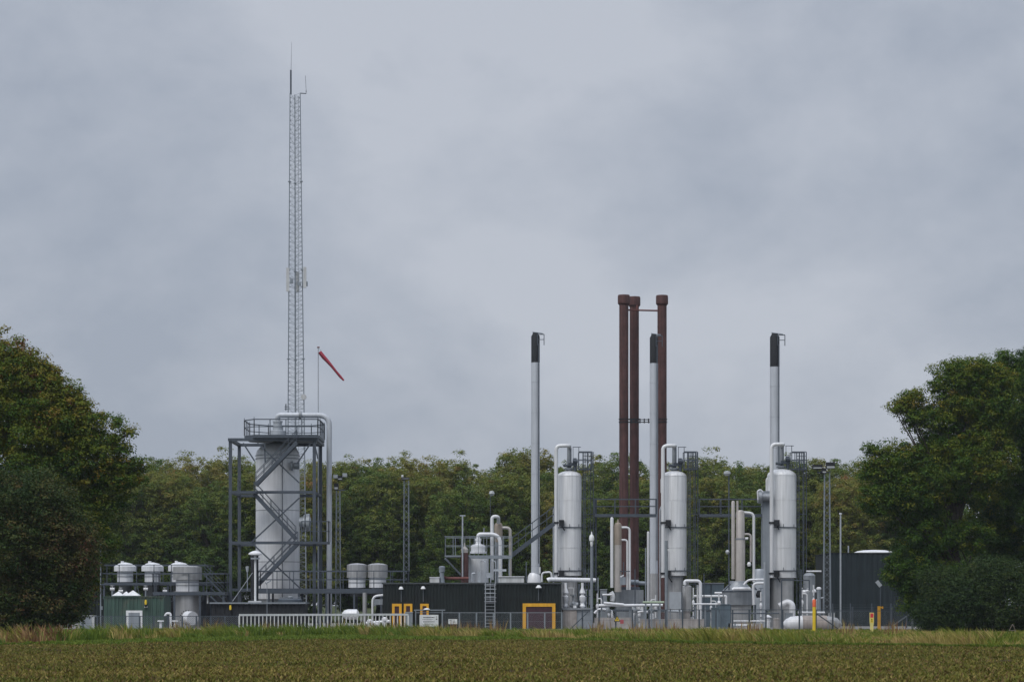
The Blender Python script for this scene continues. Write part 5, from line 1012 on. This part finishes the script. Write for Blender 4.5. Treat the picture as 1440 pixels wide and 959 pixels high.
random.seed(21)
for i, (x, lab) in enumerate(((158, 'first hand valve from the left under the domed tanks'), (170, 'hand valve under the leftmost domed tank'), (205, 'hand valve between two ladders under the middle domed tank'), (232, 'hand valve just left of the wide steel collared drum'))):
    Y = 229; q = p(x, 828+i % 2*3, Y); t = thing('hand_valve', lab, 'valve', (q.x, Y, 0), 'hand valves under the left platform')
    MB().cyl((q.x, Y, 0), (q.x, Y, q.z), .09).build('pipe', 'galv', t); MB().cyl((q.x-.2, Y, q.z), (q.x+.2, Y, q.z), .15).lathe(q.x, Y, [(.05, q.z), (.05, q.z+.3), (.2, q.z+.3), (.2, q.z+.34)], 12).build('body', 'clad', t)
def run(name, lab, pts, r, mt='galv', cat='pipe', b=.25): o = MB().tube([p(*q) for q in pts], r, 10, b).build(name, mt); tag(o, lab, cat); return o
run('header_pipe', 'long grey pipe running in the shade under the domed tanks', [(150, 850, 230), (240, 850, 230)], .14)
run('drop_pipe', 'pale thin pipe dropping beside the wide steel collared drum', [(292, 832, 226), (292, 848, 226)], .09, 'offw')
run('loop_pipe', 'pale looped pipe under the first walkway bridge beside the camera pole', [(824, 881, 221), (824, 829, 221), (829.5, 828, 221), (829.5, 850, 221)], .06, 'galvl', b=.1)
run('loop_pipe', 'low pale pipe loop behind the fence left of the warning sign', [(836, 862, 214), (842, 856, 214), (860, 858, 214), (862, 876, 214)], .12, 'cladw')
run('loop_pipe', 'white pipe loop behind the fence right of the warning sign', [(890, 876, 214), (891, 862, 214), (905, 859, 214), (918, 862, 214), (919, 880, 214)], .11, 'cladw')
run('cross_pipe', 'grey pipe crossing low behind the fence under the middle column', [(922, 858, 219), (968, 860, 219)], .13, 'galvl')
run('feed_pipe', 'pale pipe crossing between the filter drum and the squat tank', [(975, 838, 222), (1016, 838, 222)], .12, 'clad')
run('drop_pipe', 'pale downpipe before the left side of the squat tank', [(1018, 838, 219.5), (1021, 838, 219.5), (1021, 878, 219.5)], .12, 'clad')
run('riser_pipe', 'thin grey riser behind the marker post by the right column', [(1148, 866, 219), (1148, 842, 219), (1158, 840, 219)], .07, 'galvl')
run('cross_pipe', 'white pipe low behind the right fence left of the marker post', [(1122, 861, 216), (1160, 861, 216)], .1, 'cladw')
run('standpipe', 'thin dark standpipe left of the leftmost grey stack', [(740, 818, 226), (740, 790, 226)], .05, 'galv')
t = thing('instrument_rack', 'low rack of pale instrument boxes below the middle walkway', 'instruments', (wx(897, 222), 222, 0))
MB().beam(p(888, 852, 222), p(908, 852, 222), .07).beam((wx(890, 222), 222, 0), p(890, 852, 222), .07).beam((wx(906, 222), 222, 0), p(906, 852, 222), .07).build('stand', 'galv', t)
for x in (891, 897, 903): MB().pbox(x-2, x+2, 851, 858, 221.8, .2).build('instrument_box', 'offw', t)
for x, w_, yt, Y_, lab in ((1110, 10, 862, 222, 'grey cabinet under the bottom elbow of the right column'), (1170, 8, 862, 224, 'small pale cabinet by the foot of the floodlight mast'), (970, 7, 868, 218, 'low white box behind the fence under the filter drum'), (849, 9, 829, 230, 'grey cabinet behind the camera pole')):
    t = thing('utility_box', lab, 'cabinet', (wx(x, Y_), Y_, 0)); MB().pbox(x-w_/2, x+w_/2, yt, 900, Y_, .8).build('casing', 'grey' if w_ > 8 else 'offw', t); MB().pbox(x-w_/2-.4, x+w_/2+.4, yt-1, yt, Y_-.05, .9).build('lid', 'galvl', t)
# flanged valve sets and conduits that fill the gaps between the columns
def valve_set(x, Y, yt, yb, lab, w_=3., wheel=True, side=0):
    q = p(x, yt, Y); t = thing('valve_set', lab, 'valve', (q.x, Y, 0), 'flanged valve sets behind the fence'); R_ = s(w_/2, Y); z0, z1 = max(0, wz(yb, Y)), wz(yt, Y)
    MB().lathe(q.x, Y, [(R_*.55, 0), (R_*.55, z1)], 14).build('pipe', 'clad', t)
    for f_ in (.3, .52, .74): zz = z0+(z1-z0)*f_; MB().lathe(q.x, Y, [(R_, zz-.05), (R_, zz+.05)], 16).build('flange', 'steeld', t)
    zz = z0+(z1-z0)*.63; MB().lathe(q.x, Y, [(R_*.5, zz-.25), (R_*1.05, zz-.12), (R_*1.05, zz+.12), (R_*.5, zz+.25)], 16).build('valve_body', 'cladw', t)
    if wheel: MB().tube([(q.x, Y, z1), (q.x, Y, z1+.3)], .03, 6).lathe(q.x, Y, [(.22, z1+.3), (.22, z1+.34)], 16).build('hand_wheel', 'frame', t)
    if side: MB().tube([(q.x, Y, z0+(z1-z0)*.85), (q.x+s(side, Y), Y, z0+(z1-z0)*.85), (q.x+s(side, Y), Y, 0)], R_*.5, 10, .2).build('side_pipe', 'clad', t)
valve_set(840, 219, 834, 884, 'valve set right beside the camera pole foot', 4, True, 6)
valve_set(856, 220, 852, 884, 'low valve set between the camera pole and the warning sign', 4, True, 0)
valve_set(899, 217, 852, 884, 'low valve set under the green pipe, before the brown chimneys', 4, True, 8)
valve_set(922, 220, 836, 884, 'valve set left of the tall camera post', 3.5, False, -7)
valve_set(975, 219, 826, 884, 'valve set between the filter drum and its white outlet pipe', 3.5, True, 0)
valve_set(1000, 217, 838, 884, 'valve set before the blue grey cabin', 3.5, True, 7)
valve_set(1070, 219, 832, 884, 'valve set right of the squat tank', 4, True, 0)
valve_set(1128, 219, 826, 884, 'valve set right of the bottom elbow of the widest column', 4, True, 7)
valve_set(1144, 221, 822, 884, 'valve set left of the floodlight mast foot', 3.5, False, 0)
run('conduit', 'thin dark conduit climbing beside the white outlet pipe', [(990, 884, 220), (990, 806, 220)], .05, 'frame')
run('conduit', 'thin dark conduit before the grey equipment box', [(893, 884, 218), (893, 800, 218)], .05, 'frame')
run('conduit', 'thin dark conduit left of the middle grey stack foot', [(908, 884, 222), (908, 770, 222)], .06, 'galv')
run('conduit', 'pale conduit against the left side of the widest column', [(1075, 884, 219), (1075, 790, 219)], .07, 'galvl')
run('conduit', 'pale conduit right of the first column ladder', [(841, 884, 224), (841, 812, 224)], .06, 'galv')
run('cross_pipe', 'dark pipe crossing low under the white manifold pipe', [(838, 858, 216), (935, 858, 216)], .1, 'frame')
run('cross_pipe', 'dark pipe crossing low between the filter drum and the squat tank', [(968, 858, 216), (1025, 858, 216)], .1, 'frame')
run('cross_pipe', 'thin dark pipe low in front of the squat tank', [(1028, 862, 214), (1096, 862, 214)], .07, 'frame')
# ------------------------------------------------------------------ air, sky, light, camera
def haze():
    m = MB(); m.box(-240, 240, -40, 420, -1.1, 64); o = m.build('haze', 'white', loc=(0, 0, 0)); o['kind'] = 'stuff'; tag(o, 'thin damp mist in the air over the site', 'haze')
    hm = bpy.data.materials.new('haze air'); hm.use_nodes = True; nt = hm.node_tree; nt.nodes.clear()
    out = nt.nodes.new('ShaderNodeOutputMaterial'); v = nt.nodes.new('ShaderNodeVolumePrincipled'); v.inputs['Color'].default_value = (.85, .9, 1, 1); v.inputs['Density'].default_value = .00011; v.inputs['Anisotropy'].default_value = .2
    nt.links.new(v.outputs[0], out.inputs['Volume']); o.data.materials.clear(); o.data.materials.append(hm)
haze()
sc = bpy.context.scene
w = bpy.data.worlds.new('World'); sc.world = w; w.use_nodes = True; nt = w.node_tree; N = nt.nodes; L = nt.links; bg = N['Background']
SUN_EL, SUN_AZ = math.radians(52), math.radians(212)      # sun high behind the viewer's left shoulder, veiled by cloud
sky = N.new('ShaderNodeTexSky'); sky.sky_type = 'NISHITA'; sky.sun_disc = False; sky.sun_elevation = SUN_EL; sky.sun_rotation = SUN_AZ; sky.air_density = 1; sky.dust_density = 3
tc = N.new('ShaderNodeTexCoord'); mp = N.new('ShaderNodeMapping'); mp.inputs['Scale'].default_value = (1.7, 1.2, 2.6); mp.inputs['Rotation'].default_value = (0, .35, 0); mp.inputs['Location'].default_value = (3.1, .4, .9)
L.new(tc.outputs['Generated'], mp.inputs['Vector'])
n1 = N.new('ShaderNodeTexNoise'); n1.inputs['Scale'].default_value = 4.2; n1.inputs['Detail'].default_value = 10; n1.inputs['Roughness'].default_value = .56; n1.inputs['Distortion'].default_value = .12; L.new(mp.outputs[0], n1.inputs['Vector'])
cr = N.new('ShaderNodeValToRGB'); e = cr.color_ramp.elements; e[0].position = .36; e[0].color = (.300, .335, .400, 1); e[1].position = .64; e[1].color = (.435, .462, .518, 1); vd = N.new('ShaderNodeVectorMath'); vd.operation = 'DOT_PRODUCT'; vd.inputs[1].default_value = V((.025, 1, .19)).normalized(); L.new(tc.outputs['Generated'], vd.inputs[0])
br = N.new('ShaderNodeMapRange'); br.inputs[1].default_value = math.cos(math.radians(15)); br.inputs[2].default_value = 1; br.inputs[3].default_value = -.08; br.inputs[4].default_value = .06; L.new(vd.outputs['Value'], br.inputs[0])
ad = N.new('ShaderNodeMath'); L.new(n1.outputs['Fac'], ad.inputs[0]); L.new(br.outputs[0], ad.inputs[1]); hz = N.new('ShaderNodeMapRange'); hz.inputs[1].default_value = .0; hz.inputs[2].default_value = .13; hz.inputs[3].default_value = .09; hz.inputs[4].default_value = 0
sy = N.new('ShaderNodeSeparateXYZ'); L.new(tc.outputs['Generated'], sy.inputs[0]); L.new(sy.outputs[2], hz.inputs[0])
a2 = N.new('ShaderNodeMath'); L.new(ad.outputs[0], a2.inputs[0]); L.new(hz.outputs[0], a2.inputs[1]); L.new(a2.outputs[0], cr.inputs[0])
sx = N.new('ShaderNodeSeparateXYZ'); L.new(tc.outputs['Generated'], sx.inputs[0])
zr_ = N.new('ShaderNodeMapRange'); zr_.inputs[1].default_value = .3; zr_.inputs[2].default_value = 1; zr_.inputs[3].default_value = 10.4; zr_.inputs[4].default_value = 24.; L.new(sx.outputs[2], zr_.inputs[0])
vm = N.new('ShaderNodeVectorMath'); vm.operation = 'SCALE'; L.new(cr.outputs[0], vm.inputs[0]); L.new(zr_.outputs[0], vm.inputs['Scale'])
mx = N.new('ShaderNodeMix'); mx.data_type = 'RGBA'; mx.inputs['Factor'].default_value = .93; L.new(sky.outputs[0], mx.inputs[6]); L.new(vm.outputs[0], mx.inputs[7])
L.new(mx.outputs[2], bg.inputs['Color']); bg.inputs['Strength'].default_value = .1
sd = bpy.data.lights.new('sun', 'SUN'); sd.energy = 1.5; sd.angle = math.radians(35); sd.color = (1, .97, .93); so = bpy.data.objects.new('sun', sd); C.objects.link(so)
dirv = V((math.sin(SUN_AZ)*math.cos(SUN_EL), math.cos(SUN_AZ)*math.cos(SUN_EL), math.sin(SUN_EL))); so.rotation_euler = dirv.to_track_quat('Z', 'Y').to_euler(); so.location = (0, 0, 80)
cd = bpy.data.cameras.new('camera'); cam = bpy.data.objects.new('camera', cd); C.objects.link(cam); cam.location = (0, 0, CH); cam.rotation_euler = (math.radians(90), 0, 0)
cd.sensor_width = 36; cd.lens = 36*F/1440; cd.shift_y = (HY-479.5)/1440; cd.clip_end = 6000; cd.clip_start = .5; sc.camera = cam
vs_ = sc.view_settings; vs_.view_transform = 'Standard'; vs_.look = 'None'; vs_.exposure = .2; vs_.gamma = 1; vs_.use_curve_mapping = False
sc.cycles.max_bounces = 6; sc.cycles.volume_bounces = 0; sc.cycles.use_denoising = True
